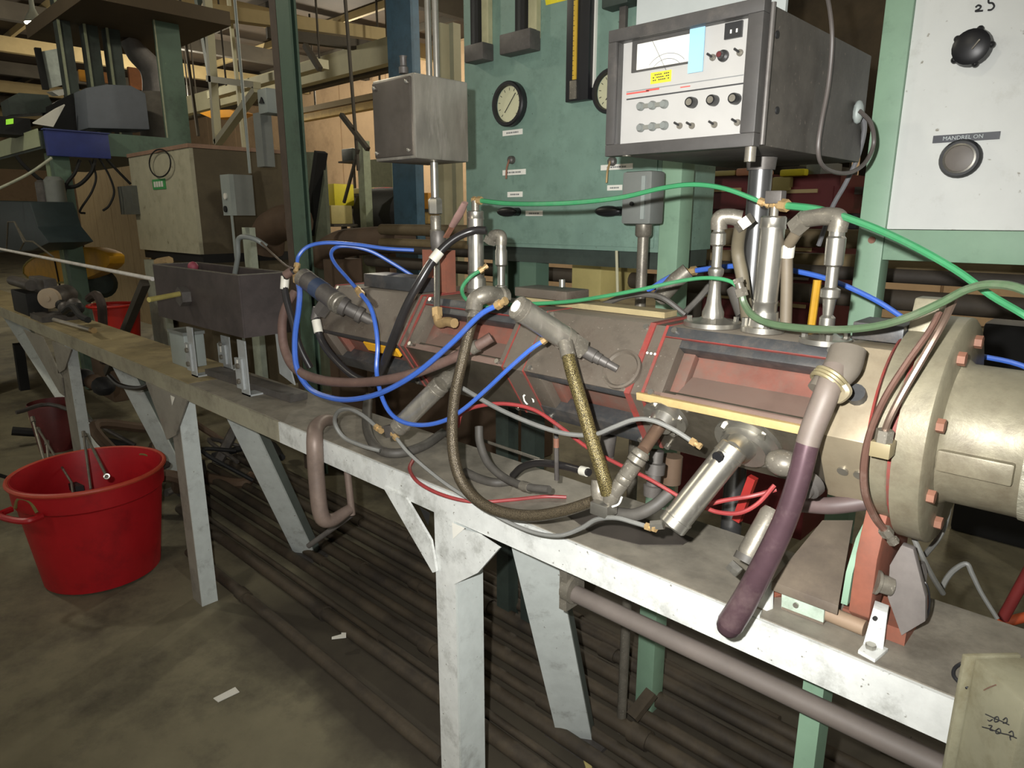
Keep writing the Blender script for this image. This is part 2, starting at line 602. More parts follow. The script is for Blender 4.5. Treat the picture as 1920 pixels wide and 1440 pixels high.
# wall panels with joints on the back wall
wb = bpy.data.objects['wall_back']
for k in range(20):
    MB().box((-40 + 2.1 * k, 10.96, 0.02), (-37.94 + 2.1 * k, 11, 5.2)).build('wall_panel', WALLM, wb)

q = P(65, 46, Z=LAMP_Z - 0.12)
LAMPS[0] = (q.x, q.y, LAMPS[0][2])
for i, (x, y, e) in enumerate(LAMPS):
    t = T('high_bay_lamp', ['glowing high-bay lamp at the far upper left under the roof', 'added high-bay lamp deep in the hall behind the green cabinet',
                            'added high-bay lamp far down the hall at the left', 'added high-bay lamp behind the white cabinet',
                            'added high-bay lamp over the aisle left of the photographer', 'added high-bay lamp at the right end of the hall',
                            'added high-bay lamp behind the photographer', 'added high-bay lamp near the far end of the back wall'][i], 'lamp', (x, y, LAMP_Z - 0.1))
    MB().lathe((x, y, LAMP_Z - 0.1), EZ, [(0, 0.13), (0.06, 0.11), (0.14, 0.06), (0.2, 0.035), (1.04, 0.012)], 20).build('housing', GREYLT, t)
    MB().cyl((x, y, LAMP_Z - 0.115), (x, y, LAMP_Z - 0.102), 0.12, n=20).build('diffuser', LAMPM, t)
    ld = bpy.data.lights.new('lamp_light', 'POINT')
    ld.shadow_soft_size = 0.12
    ld.energy = e
    ld.color = (1.0, 0.93, 0.76)
    lo = bpy.data.objects.new('lamp_light', ld)
    COL.objects.link(lo)
    lo.location = (x, y, LAMP_Z - 0.3)

# ================================================================ workbench (long narrow rail bench)
BY0, BY1, BZ = 0.858, 1.087, 0.9
bench = T('workbench', 'long narrow steel bench with white painted front edge carrying the machine', 'bench', (-1.0, 0.97, 0))
MB().box((-2.35, BY0 + 0.006, 0.886), (0.62, BY1, BZ)).build('top_plate', BENCHTOP, bench)
MB().box((-7.2, BY0 + 0.006, 0.886), (-2.352, BY1, BZ)).build('top_plate', BENCHWARM, bench, label='tan worn far end of the bench top')
MB().box((-1.72, BY0, 0.838), (0.62, BY0 + 0.012, BZ - 0.002)).build('front_lip', WHITE, bench, label='worn white painted lip')
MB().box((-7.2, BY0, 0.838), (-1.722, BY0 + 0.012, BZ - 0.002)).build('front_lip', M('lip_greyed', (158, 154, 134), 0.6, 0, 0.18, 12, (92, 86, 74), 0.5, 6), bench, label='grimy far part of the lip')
MB().box((-7.2, BY1 - 0.012, 0.838), (0.62, BY1, 0.885)).build('back_lip', STEELDK, bench)
m = MB()
m.tube([(-0.74, 0.95, 0.734), (0.6, 0.95, 0.734)], 0.017, n=12, smooth=False)
m.build('lower_rail', M('lower_rail_grey', (104, 96, 90), 0.6, 0, 0.15, 8), bench)
m = MB()
m.cyl((-0.755, 0.95, 0.742), (-0.735, 0.95, 0.742), 0.028)
m.box((-0.76, 0.93, 0.7), (-0.742, 0.97, 0.838))
m.build('rail_hook', STEEL, bench)

hole = MB()
m = MB()
pz = [P(x, y, Z=0.9006) for x, y in ((1062, 965), (1100, 945), (1150, 950), (1240, 985), (1300, 1010), (1280, 1022), (1200, 1022), (1110, 1000))]
m.prism(pz, (0, 0, 0.0012)).build('cutout', M('cutout_dark', (58, 52, 46), 0.8), bench, label='dark oblong cut-out patch in the bench top')


def leg(xl, xc, xr, yb, foot_px, top_px, gl, gr, matf):
    """front leg as an angle section: plate facing the aisle and a flange facing +X, back brace splayed to the floor, gussets"""
    X0, X1 = P(xl, yb, Y=BY0).x, P(xc, yb, Y=BY0).x
    yback = P(xr, yb, X=X1).y
    MB().box((X0, BY0 + 0.001, 0), (X1 - 0.006, BY0 + 0.008, 0.838)).build('leg', matf, bench, label='aisle-side face of an angle leg')
    MB().box((X1 - 0.006, BY0 + 0.001, 0), (X1, yback, 0.838)).build('leg', WHITE2, bench, label='white flange of an angle leg')
    f, tp = P(*foot_px, Z=0.0), P(*top_px, Y=1.0)
    tp.z = 0.838
    d = (f - tp)
    side = V((0.85, 0.53, 0))
    m = MB()
    m.beam(tp, f, 0.1, 0.008, side)
    u = (side - d * (side.dot(d) / d.length_squared)).normalized()
    nrm = d.normalized().cross(u)
    if nrm.y < 0:
        nrm = -nrm
    m.build('brace', WHITE2, bench)
    MB().beam(tp + u * 0.046 + nrm * 0.026, f + u * 0.046 + nrm * 0.026, 0.008, 0.044, u).build('brace_flange', M('brace_side_shaded', (96, 104, 98), 0.6, 0, 0.15, 9) if 'brace_side_shaded' not in bpy.data.materials else bpy.data.materials['brace_side_shaded'], bench, label='flange of the slanted brace, greyed to stand for its shade')  # shadow on the brace's side face is mixed into this grey
    MB().box((f.x - 0.07, f.y - 0.05, 0), (f.x + 0.09, f.y + 0.06, 0.012)).build('foot_plate', STEELDK, bench)
    for g in (gl, gr):
        if g:
            MB().prism([P(x, y, Y=BY0 - 0.0005) for x, y in g], (0, -0.006, 0)).build('gusset', matf, bench)


leg(815, 855, 905, 1020, (1078, 1385), (985, 1030), [(722, 912), (765, 932), (812, 1012), (822, 1070), (815, 1072)],
    [(845, 985), (900, 1000), (940, 1026), (900, 1072), (855, 1094), (845, 1080)], WHITE)
SHADELEG = M('leg_aisle_shaded', (140, 136, 126), 0.6, 0, 0.12, 9, (96, 90, 82), 0.4, 6)  # shade on the aisle side of the far legs, put into a greyer colour
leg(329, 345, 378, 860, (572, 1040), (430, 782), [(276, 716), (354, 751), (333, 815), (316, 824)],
    None, SHADELEG)
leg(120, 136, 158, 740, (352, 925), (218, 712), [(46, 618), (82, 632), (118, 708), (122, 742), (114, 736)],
    [(100, 640), (136, 655), (124, 692), (112, 700)], SHADELEG)
leg(-62, -52, -38, 690, (190, 850), (20, 640), None, None, SHADELEG)
# leg beyond the sign at the right
m = MB()
a = P(1500, 1330, Y=1.0)
b = P(1540, 1330, Y=1.0)
m.box((a.x, 1.0, 0), (b.x, 1.05, 0.838)).build('leg', GREENFR, bench, label='pale green rear leg near the right end')
# small bright hole triangles of the gussets
MB().prism([P(x, y, Y=BY0 - 0.0075) for x, y in ((848, 980), (872, 990), (850, 1010))], (0, -0.001, 0)).build('gusset_hole', PAPER, bench, label='bright triangular gap in the gusset')
MB().prism([P(x, y, Y=BY0 - 0.0075) for x, y in ((320, 741), (328, 745), (323, 760))], (0, -0.001, 0)).build('gusset_hole', PAPER, bench)
MB().prism([P(x, y, Y=BY0 - 0.0075) for x, y in ((787, 950), (806, 962), (803, 985))], (0, -0.001, 0)).build('gusset_hole', BLACKM, bench, label='dark triangular slit in the gusset')

# ================================================================ pipes lying on the floor
FP = [(0.985, -2.9, -1.2, 0.021), (1.135, -3.4, 0.2, 0.024), (1.195, -3.4, 0.2, 0.012), (1.27, -3.6, 0.3, 0.022), (1.345, -3.6, 0.3, 0.017),
      (1.42, -3.8, 0.4, 0.024), (1.5, -3.9, 0.5, 0.02), (1.585, -3.9, 0.5, 0.025), (1.64, -3.9, 0.5, 0.02), (1.69, -3.9, 0.5, 0.021), (1.745, -3.9, -0.6, 0.022),
      (1.92, -1.2, 0.5, 0.018), (2.05, -4.2, -1.5, 0.026), (2.2, -4.2, -1.5, 0.022)]
ords = ['first', 'second', 'third', 'fourth', 'fifth', 'sixth', 'seventh', 'eighth', 'ninth', 'tenth', 'eleventh', 'twelfth', 'thirteenth', 'fourteenth']
for k, (y, x0, x1, r) in enumerate(FP):
    zc = r + 0.004 + (0.03 if k in (8, 9) else 0.0)
    t = T('floor_pipe', 'long dirty brown pipe along the floor under the bench, %s back from the aisle' % ords[k], 'pipe', (x0, y, zc - r), 'floor pipes under the bench')
    m = MB().tube([(x0, y, zc), ((x0 + x1) / 2, y + 0.006, zc), (x1, y, zc)], r, n=12, smooth=False)
    m.build('pipe_run', PIPEF, t)
    for j in range(1 + k % 3):
        xx = x0 + (x1 - x0) * (0.3 + 0.33 * j + 0.07 * (k % 4))
        MB().cyl((xx - 0.03, y + 0.003, zc), (xx + 0.03, y + 0.003, zc), r * 1.22, n=12).build('coupling', PIPEF, t)
t = T('pipe_strap', 'short flat bar laid across the bundled floor pipes', 'bar', P(1205, 1320, Z=0.09))
MB().beam(P(1185, 1345, Z=0.05), P(1222, 1298, Z=0.1), 0.035, 0.02).build('bar', PIPEF, t)
MB().cyl(P(1170, 1208, Z=0.03), P(1174, 1220, Z=0.1), 0.012).thing('pipe_stub', PIPEF, 'short pipe stub standing up behind the white brace', 'pipe')

# litter on the floor
MB().prism([P(x, y, Z=0.001) for x, y in ((400, 1310), (441, 1289), (449, 1298), (409, 1317))], (0, 0, 0.002)).thing('paper_strip', PAPER, 'white paper strip lying on the open floor left of the white leg', 'paper')
MB().prism([P(x, y, Z=0.05) for x, y in ((622, 1195), (640, 1190), (640, 1187), (649, 1187), (649, 1196), (622, 1199))], (0, 0, 0.002)).thing('paper_scrap', PAPER, 'small bent white scrap lying on the floor pipes', 'paper')
MB().prism([P(x, y, Z=0.001) for x, y in ((1088, 1410), (1096, 1418), (1110, 1440), (1098, 1440))], (0, 0, 0.004)).thing('wood_shim', CRATE, 'pale yellow wedge on the floor beside the brace foot', 'scrap')
MB().prism([P(x, y, Z=0.001) for x, y in ((1139, 1353), (1146, 1353), (1149, 1362), (1144, 1362))], (0, 0, 0.003)).thing('wood_chip', CRATE, 'tiny yellow chip on the floor right of the brace foot', 'scrap')
# ================================================================ red tub with its load
c = V((-3.05, 0.69, 0))
tub = T('red_tub', 'large red plastic tub with rope handles on the floor under the bench', 'tub', c)
R0, R1, HT = 0.215, 0.272, 0.45
m = MB()
m.lathe(c, EZ, [(0.0, R0 * 0.9), (0.01, R0), (HT * 0.8, R1 * 0.95), (HT * 0.82, R1 * 0.985), (HT, R1), (HT + 0.006, R1 - 0.008), (HT * 0.8, R1 * 0.91), (0.02, R0 * 0.94)], 40)
m.build('body', REDTUB, tub)
m = MB()
m.tube([c + V((math.cos(a) * (R1 + 0.004), math.sin(a) * (R1 + 0.004), HT)) for a in [2 * math.pi * k / 40 for k in range(40)]], 0.009, n=8, closed=True, smooth=False)
m.build('rim', M('red_tub_rim', (190, 74, 52), 0.5, 0, 0.1, 9), tub, label='paler worn rim')
for sx, sy in ((-P(58, 950, X=0).x, 0), (0, 0)):
    pass
hd = (P(58, 945, Z=0.4) - c)
for sgn in (1, -1):
    d = V((hd.x, hd.y, 0)).normalized() * sgn
    s_ = V((-d.y, d.x, 0))
    b0 = c + d * (R1 * 0.97) + V((0, 0, HT * 0.83))
    m = MB()
    m.tube([b0 + s_ * 0.085, b0 + s_ * 0.075 + d * 0.05, b0 + d * 0.062, b0 - s_ * 0.075 + d * 0.05, b0 - s_ * 0.085], 0.012, n=8)
    m.build('handle', REDTUB if sgn > 0 else M('rope_dark', (50, 42, 38), 0.8), tub)
    m = MB()
    m.tube([b0 + s_ * 0.06 + V((0, 0, 0.01)), b0 + s_ * 0.03 + V((0, 0, 0.05)), b0 - s_ * 0.03 + V((0, 0, 0.05)), b0 - s_ * 0.06 + V((0, 0, 0.01))], 0.007, n=8)
    m.build('rope', M('rope_olive', (120, 110, 62), 0.8), tub)
MB().tube([P(37, 965, Y=0.62), P(40, 990, Y=0.62), P(48, 1030, Y=0.63), P(46, 1042, Y=0.63)], 0.004, n=6).build('rope_tail', M('green_cord', (96, 124, 60), 0.8), tub, label='green cord hanging from the handle')
# rods standing in the tub, their lower ends on its bottom
RODS = [('steel rod with a flattened tip leaning left in the red tub', (62, 788), (100, 925), 5), ('pale rod crossing behind the leaning rod in the red tub', (72, 805), (134, 905), 4),
        ('short bright rod upright at the left in the red tub', (88, 832), (93, 880), 5), ('long thin rod upright near the middle of the red tub', (157, 815), (170, 915), 4.5)]
for lb, a, b, wp in RODS:
    pa, pb = P(*a, Y=0.68), P(*b, Y=0.64)
    d = (pb - pa).normalized()
    k = (pb.z - 0.03) / -d.z
    lo = pb + d * k
    lo.x = max(min(lo.x, c.x + 0.12), c.x - 0.12)
    lo.y = max(min(lo.y, c.y + 0.1), c.y - 0.1)
    t = T('steel_rod', lb, 'rod', lo)
    r = rw(wp, pa)
    MB().tube([pa, pb, lo], r, n=8, smooth=False).build('shaft', STEEL, t)
    MB().hexn(pa - d * r * 3, pa + d * r * 2, r * 1.7).build('tip', STEEL, t)
pa, pb = P(160, 813, Y=0.7), P(200, 893, Y=0.6)
t = T('eye_rod', 'thin rod ending in a round bored eye in the red tub', 'rod', pb)
MB().tube([pa, pb], rw(4.5, pa), n=8, smooth=False).build('shaft', STEEL, t)
m = MB()
n_ = (CAM - pb).normalized()
_, u_, v_ = frame(n_)
m.tube([pb + (u_ * math.cos(a) + v_ * math.sin(a)) * 0.0075 for a in [2 * math.pi * k / 16 for k in range(16)]], 0.0035, n=8, closed=True, smooth=False)
m.build('eye', CHROME, t)
MB().tube([P(-10, 888, Y=0.5), P(40, 905, Y=0.6), P(70, 922, Y=0.7), c + V((0.05, 0, 0.25))], 0.009, n=8).thing('dark_bar', BLACKM, 'dark bar sticking out over the left rim of the red tub', 'bar')
MB().beam(P(105, 895, Y=0.72), P(150, 918, Y=0.66), 0.03, 0.03).thing('dark_block', BLACKM, 'dark block of scrap inside the red tub', 'scrap')
m = MB()
m.lathe((P(55, 860, Z=0).x - 0.1, 0.98, 0.0), EZ, [(0, 0.1), (0.3, 0.13), (0.31, 0.125), (0.02, 0.095)], 24)
m.thing('red_pail', M('dark_red_pail', (90, 30, 30), 0.5), 'dark red pail half hidden behind the red tub', 'pail')

# ================================================================ the machine on the bench
AY = 0.99
PROF = [(0.935, 1.285), (1.045, 1.285), (1.112, 1.185), (1.045, 1.085), (0.935, 1.085), (0.868, 1.185)]


def hexbody(x0, x1, grow=0.0):
    cy, cz = 0.99, 1.185
    return [[V((x, cy + (y - cy) * (1 + grow), cz + (z - cz) * (1 + grow))) for y, z in PROF] for x in (x0, x1)]


def hexmesh(x0, x1, grow=0.0):
    m = MB()
    m.skin([[m.bm.verts.new(p) for p in r] for r in hexbody(x0, x1, grow)])
    return m


UPN = V((0, -0.1, 0.067)).normalized()   # outward normal of the upper sloping face
LON = V((0, -0.1, -0.067)).normalized()
UPD = V((0, -0.067, -0.1)).normalized()  # down the upper face
LOD = V((0, 0.067, -0.1)).normalized()
UPC = V((0, 0.9015, 1.235))
LOC_ = V((0, 0.9015, 1.135))
LEN = 0.1204


def uf(x, s, h=0.0):
    """point on the upper face: s from 0 (top edge) to 1 (mid edge), h outward"""
    return V((x, 0.935, 1.285)) + UPD * (s * LEN) + UPN * h


def lf(x, s, h=0.0):
    return V((x, 0.868, 1.185)) + LOD * (s * LEN) + LON * h


die = T('die_machine', 'long hexagonal steel machine body bolted in sections above the bench', 'machine', (-0.9, AY, 0.93))


def recess(xa, xb, fn, d, mat, frame_mat):
    """a sunken window on a sloping face: side walls, floor split in two slopes"""
    m = MB()
    a, b = fn(xa, 0.0, -d), fn(xb, 0.0, -d)
    return m


def section(x0, x1, kind):
    """kind 'window': recess on the upper face; kind 'plate': cover plate above, recess on the lower face"""
    # core: thinner hexagon, so that the recess is truly sunk
    cy, cz = 0.99, 1.185
    m = MB()
    m.skin([[m.bm.verts.new(V((x, cy + (y - cy) * 0.66, cz + (z - cz) * 0.66))) for y, z in PROF] for x in (x0, x1)])
    m.build('core', DIERED, die, label='rust-red sunken core')
    # back half and top
    MB().prism([V((x0, 0.935, 1.285)), V((x0, 1.045, 1.285)), V((x0, 1.045, 1.262)), V((x0, 0.953, 1.262))], (x1 - x0, 0, 0)).build('top_cover', M('die_top_dusty', (140, 130, 116), 0.65, 0.05, 0.15, 14, (112, 104, 94), 0.4, 7) if 'die_top_dusty' not in bpy.data.materials else bpy.data.materials['die_top_dusty'], die, bevel=0.001)
    MB().prism([V((x0, 1.046, 1.285)), V((x0, 1.112, 1.185)), V((x0, 1.045, 1.085)), V((x0, 1.03, 1.1)), V((x0, 1.085, 1.185)), V((x0, 1.03, 1.262))], (x1 - x0, 0, 0)).build('back_plate', DIEFACE, die)
    MB().prism([V((x0, 0.935, 1.085)), V((x0, 1.044, 1.085)), V((x0, 1.03, 1.1)), V((x0, 0.95, 1.1))], (x1 - x0, 0, 0)).build('bottom_plate', DIELOW, die)

    def slabf(fn, xa, xb, sa, sb, h0, h1, name, mat, label=None, bev=0.0008):
        m = MB()
        m.skin([[m.bm.verts.new(p) for p in (fn(xa, s, h0), fn(xb, s, h0), fn(xb, s, h1), fn(xa, s, h1))] for s in (sa, sb)])
        return m.build(name, mat, die, bevel=bev, label=label)
    fw_ = 0.03
    w1, w2 = (uf, lf) if kind == 'window' else (lf, uf)
    # frame of the recess
    if kind == 'window':
        slabf(uf, x0, x1, 0.0, 0.14, -0.03, 0.001, 'upper_strip', DIEBLK)
        slabf(uf, x0, x1, 0.145, 0.155, -0.028, 0.0025, 'sealant_bead', REDGASK)
        slabf(uf, x0 + 0.012, x1 - 0.012, 0.16, 0.27, -0.03, -0.001, 'upper_strip', DIEBLK)
        slabf(uf, x0, x0 + fw_, 0.16, 0.97, -0.035, 0.0, 'side_frame', DIEFACE)
        slabf(uf, x1 - 0.012, x1, 0.16, 0.97, -0.035, 0.0, 'side_frame', DIEFACE)
        slabf(uf, x0 + fw_, x0 + fw_ + 0.02, 0.27, 0.97, -0.036, -0.02, 'inner_step', DIERED)
        m = MB()
        m.prism([uf(x0 + 0.05, 0.5, -0.037), uf(x0 + 0.05, 0.9, -0.004), uf(x0 + 0.05, 0.9, -0.038)], (x1 - x0 - 0.064, 0, 0)).build('lower_shelf', bpy.data.materials['die_ledge'] if 'die_ledge' in bpy.data.materials else M('die_ledge', (112, 92, 82), 0.6, 0, 0.2, 12, (96, 84, 76), 0.4, 6), die)
        slabf(uf, x0, x1, 0.9, 1.0, -0.02, 0.0, 'lower_ledge', M('die_ledge', (126, 104, 92), 0.6, 0, 0.15, 12) if 'die_ledge' not in bpy.data.materials else bpy.data.materials['die_ledge'])
        slabf(lf, x0, x1, 0.0, 1.0, -0.02, 0.0, 'lower_plate', DIELOW)
    else:
        slabf(uf, x0, x1, 0.0, 1.0, -0.03, 0.003, 'cover_plate', DIEFACE)
        slabf(lf, x0, x1, 0.0, 0.1, -0.03, 0.0, 'upper_strip', DIEBLK)
        slabf(lf, x0, x1, 0.72, 1.0, -0.03, 0.002, 'lower_strip', DIEBLK)
        slabf(lf, x0, x0 + 0.035, 0.1, 0.72, -0.03, 0.0, 'side_frame', DIEFACE)
        slabf(lf, x1 - 0.012, x1, 0.1, 0.72, -0.03, 0.0, 'side_frame', DIEFACE)
        slabf(lf, x0 + 0.035, x0 + 0.05, 0.1, 0.72, -0.034, -0.018, 'inner_step', DIERED)
    # bolts
    xs = [x0 + 0.014, x1 - 0.014]
    for x in xs:
        for fn, s in ((uf, 0.06), (uf, 0.94), (lf, 0.92)):
            p = fn(x, s, 0.0)
            n = UPN if fn is uf else LON
            MB().cyl(p, p + n * 0.006, 0.0048, n=10).build('bolt', CHROME, die)


SA, SB, SC, SD = (-0.552, -0.29), (-0.8, -0.575), (-1.142, -0.855), (-1.5, -1.166)
section(*SA, 'window')
section(*SB, 'plate')
section(*SC, 'window')
section(*SD, 'plate')
# red sealant between the sections and the flat seam ring with the letter C
hexmesh(-0.576, -0.552, 0.0).build('joint_ring', DIEFACE, die)
for x0, x1, g in ((-0.584, -0.574, 0.03), (-0.556, -0.551, 0.015), (-1.166, -1.162, 0.025), (-1.146, -1.141, 0.02), (-0.8555, -0.8525, 0.015), (-0.8035, -0.7995, 0.015), (-1.505, -1.5, 0.02)):
    hexmesh(x0, x1, g).build('sealant', REDGASK, die, label='red sealant line between sections')
hexmesh(-0.8525, -0.8035, 0.005).build('seam_ring', DIEFACE, die)
hexmesh(-1.162, -1.146, 0.0).build('joint_ring', DIEFACE, die)
text('C', 0.036, lf(-0.828, 0.62, 0.0022), V((0.4, 0.3, -0.9)), V((1, 0.1, 0.1)), PAPER, die, 'chalk_letter')
# white dots punched on the joint ring
for k in range(3):
    p = uf(-0.57 + 0.007 * k, 0.42, 0.003)
    MB().ball(p, 0.0022, n=8).build('paint_dot', PAPER, die)
# brass strip below the near window
m = MB()
m.skin([[m.bm.verts.new(p) for p in (V((-0.56, 0.862, 1.19)), V((-0.285, 0.862, 1.19)), V((-0.285, 0.872, 1.19)), V((-0.56, 0.872, 1.19)))],
        [m.bm.verts.new(p) for p in (V((-0.56, 0.864, 1.178)), V((-0.285, 0.864, 1.178)), V((-0.285, 0.874, 1.178)), V((-0.56, 0.874, 1.178)))]])
m.build('brass_strip', GOLD, die, bevel=0.0008, label='bright brass strip along the lower edge of the near window')
# orange-stained patch on the far section
m = MB()
m.skin([[m.bm.verts.new(lf(x, s, h)) for x, h in ((-1.31, -0.02), (-1.19, -0.02), (-1.19, 0.0012), (-1.31, 0.0012))] for s in (0.12, 0.32)])
m.build('orange_plate', YEL, die, label='yellow-orange stained bar under the far cover plate')
# block on top of the second section and the board lying behind the top
slab(MB(), 965, 538, 1062, 565, 1.0, 0.07).build('top_block', DIEFACE, die, bevel=0.002)
MB().cyl(P(1054, 538, Y=1.01), P(1054, 524, Y=1.01), 0.006).build('bolt', CHROME, die)
MB().box((-0.93, 1.0, 1.286), (-0.6, 1.04, 1.296)).build('top_board', BENCHWARM, die, label='tan board lying along the top')
MB().box((-1.42, 0.96, 1.287), (-1.2, 1.03, 1.318)).build('top_block', DIEBLK, die, bevel=0.002)
MB().box((-1.24, 1.0, 1.287), (-1.16, 1.03, 1.38)).build('back_bracket', RUST, die, label='red-brown bracket standing behind the far section')
# adapter block between die and flange
AD = V((0, AY, 1.19))
m = hexmesh(-0.289, -0.228, 0.05)
m.build('adapter', M('adapter_steel', (150, 138, 116), 0.45, 0.35, 0.2, 9, (108, 92, 70), 0.45, 5), die, bevel=0.002)
MB().box((-0.289, 0.955, 1.295), (-0.228, 1.02, 1.318)).build('adapter_cap', DIEBLK, die, bevel=0.002)
MB().cyl(uf(-0.255, 0.55, 0.006), uf(-0.255, 0.55, 0.02), 0.012, n=14).build('plug', DIEBLK, die)
for k in range(2):
    MB().cyl(lf(-0.262 + 0.02 * k, 0.5, 0.004), lf(-0.262 + 0.02 * k, 0.5, 0.008), 0.007, n=12).build('set_screw', CHROME, die)
# barrel flanges and barrel
def xl(prof, name, mat, n=48, label=None, bev=0):
    return MB().lathe(V((0, AY, 1.185)), EX, prof, n).build(name, mat, die, label=label, bevel=bev)


xl([(-0.23, 0.118), (-0.226, 0.128), (-0.206, 0.128), (-0.203, 0.125)], 'rear_flange', FLANGE)
xl([(-0.2035, 0.131), (-0.1985, 0.131)], 'sealant', REDGASK, label='red sealant ring between the flanges')
xl([(-0.198, 0.138), (-0.196, 0.146), (-0.165, 0.146), (-0.162, 0.142)], 'front_flange', FLANGE)
xl([(-0.2325, 0.121), (-0.2295, 0.123)], 'sealant', REDGASK)
xl([(-0.162, 0.094), (-0.155, 0.089), (-0.085, 0.088), (-0.08, 0.0885)], 'barrel', FLANGE)
xl([(-0.08, 0.09), (-0.06, 0.0915), (-0.052, 0.09)], 'weld_bead', M('weld_bright', (186, 182, 162), 0.4, 0.4, 0.3, 60, bump=1.0), label='rippled weld bead round the barrel')
xl([(-0.052, 0.0885), (0.6, 0.0885)], 'barrel', FLANGE)
for k in range(14):
    a = 2 * math.pi * k / 14
    p = V((-0.079 + 0.0, AY, 1.185)) + V((0, math.cos(a), math.sin(a))) * 0.0905
for k in range(8):
    a = 2 * math.pi * (k + 0.62) / 8
    p = V((-0.163, AY + 0.118 * math.cos(a), 1.185 + 0.118 * math.sin(a)))
    MB().hexn(p, p + EX * 0.009, 0.0085).build('flange_bolt', BOLTR, die, label='rusty hexagon bolt head')
MB().box((-.161, .893, 1.16), (-.086, .92, 1.186)).build('barrel_rib', FLANGE, die, bevel=.003)
# toothed lug on top of the flange
MB().prism([V((-0.228, AY - 0.02, 1.31)), V((-0.228, AY + 0.03, 1.31)), V((-0.228, AY + 0.025, 1.352)), V((-0.228, AY - 0.005, 1.352))], (0.03, 0, 0)).build('flange_lug', FLANGE, die, bevel=0.003)

# support under the flange: rust-red plate, wedge block, grey plate
sup = T('die_support', 'rust-red support plate carrying the flange on the bench', 'support', (-0.215, 0.98, BZ))
xr = P(1640, 1100, Y=0.93).x
rp = [(0.905, 0.935), (0.925, 0.918), (0.945, 0.925), (0.96, 0.95), (1.06, 0.95), (1.06, 1.08), (0.99, 1.105), (0.93, 1.09), (0.905, 1.02)]
MB().prism([V((-0.236, y, z)) for y, z in rp], (0.026, 0, 0)).build('upright_plate', RUST, sup, bevel=0.002)
MB().prism([V((-0.245, y, z)) for y, z in ((0.9, 0.945), (0.99, 0.945), (1.01, 1.07), (0.93, 1.03), (0.905, 0.99))], (0.008, 0, 0)).build('green_edge_plate', GREENFR, sup, label='pale green edged plate')
MB().box((-0.25, 0.93, BZ), (-0.17, 1.05, 0.922)).build('base', RUST, sup)
wedge = T('wedge_block', 'dirty brown wedge-shaped plate left of the rust-red support', 'plate', P(1520, 1080, Z=BZ))
wp = [P(1447, 1090, Z=0.945), P(1572, 1136, Z=0.945), P(1600, 975, Z=1.0), P(1542, 975, Z=1.0)]
MB().prism(wp, (0, 0, -0.014)).build('plate', WEDGE, wedge, bevel=0.001)
MB().prism([P(1447, 1093, Z=0.93), P(1450, 1120, Z=BZ), P(1500, 1120, Z=BZ), P(1500, 1105, Z=0.93)], (0.0, 0.03, 0)).build('side_cheek', RUST, wedge)
MB().prism([P(1530, 1080, Z=0.931), P(1580, 1098, Z=0.931), P(1600, 1020, Z=0.931), P(1560, 1010, Z=0.931)], (0, 0, -0.031)).build('foot', RUST, wedge)
gp = T('grey_latch_plate', 'upright dark grey plate bolted beside the rust-red support', 'plate', P(1690, 1170, Z=BZ))
gq = [P(x, y, Y=0.925) for x, y in ((1668, 1060), (1690, 1022), (1712, 1030), (1735, 1120), (1735, 1165), (1690, 1192), (1664, 1120))]
zz = min(p.z for p in gq)
MB().prism([p + V((0, 0, BZ - zz)) if False else p for p in gq], (0.0, 0.012, 0)).build('plate', M('plate_grey_rough', (112, 106, 102), 0.7, 0.1, 0.2, 20), gp, bevel=0.001)
MB().cyl(P(1640, 1090, Y=0.915), P(1672, 1100, Y=0.925), 0.0125, n=16).build('stud', STEEL, gp)
MB().cyl(P(1640, 1090, Y=0.914), P(1646, 1092, Y=0.916), 0.0165, n=16).build('stud_collar', STEEL, gp)
m = MB()
ring = [P(1732 + 11 * math.cos(a), 1127 + 36 * math.sin(a), Y=0.95) for a in [2 * math.pi * k / 18 for k in range(18)]]
m.tube(ring, 0.0013, n=6, closed=True, smooth=False)
m.thing('wire_loop', BLACK, 'thin dark wire loop hanging at the grey latch plate', 'wire')
MB().tube([P(1722, 1055, Y=0.99), P(1726, 1075, Y=0.99), P(1722, 1100, Y=0.985)], 0.008, n=8).thing('latch_pin', STEELDK, 'grey pin behind the grey latch plate', 'pin')


def angle_bracket(x0, y0, x1, y1, name, lab, mat, h):
    pass


br = T('white_bracket', 'white painted clamp bracket with a bolt hole on the bench beside the grey plate', 'bracket', P(1640, 1235, Z=BZ))
bp_ = [P(1617, 1212, Z=BZ), P(1655, 1225, Z=BZ)]
top = [P(1637, 1140, Y=bp_[0].y + 0.01), P(1664, 1150, Y=bp_[1].y + 0.01)]
MB().prism([bp_[0], bp_[1], top[1], top[0]], (-0.004, 0.022, 0)).build('upright', WHITE, br, bevel=0.0008)
MB().prism([P(1608, 1225, Z=BZ), P(1640, 1243, Z=BZ), P(1665, 1222, Z=BZ), P(1625, 1205, Z=BZ)], (0, 0, 0.005)).build('foot', WHITE, br, bevel=0.0006)
d_ = V((0, -1, 0.15)).normalized()
p = P(1641, 1159, Y=bp_[0].y + 0.005)
MB().cyl(p - d_ * 0.001, p + d_ * 0.003, 0.0028, n=12).build('hole', BLACKM, br)
p = P(1632, 1215, Z=BZ + 0.006)
MB().hexn(p, p + EZ * 0.006, 0.0065).build('bolt', CHROME, br)
br = T('white_bracket', 'small white clamp bracket half hidden behind the plum hose end', 'bracket', P(1425, 1150, Z=BZ))
MB().prism([P(1404, 1130, Z=BZ), P(1438, 1146, Z=BZ), P(1440, 1092, Y=0.9), P(1420, 1086, Y=0.9)], (0.004, 0.012, 0)).build('upright', WHITE, br, bevel=0.0008)
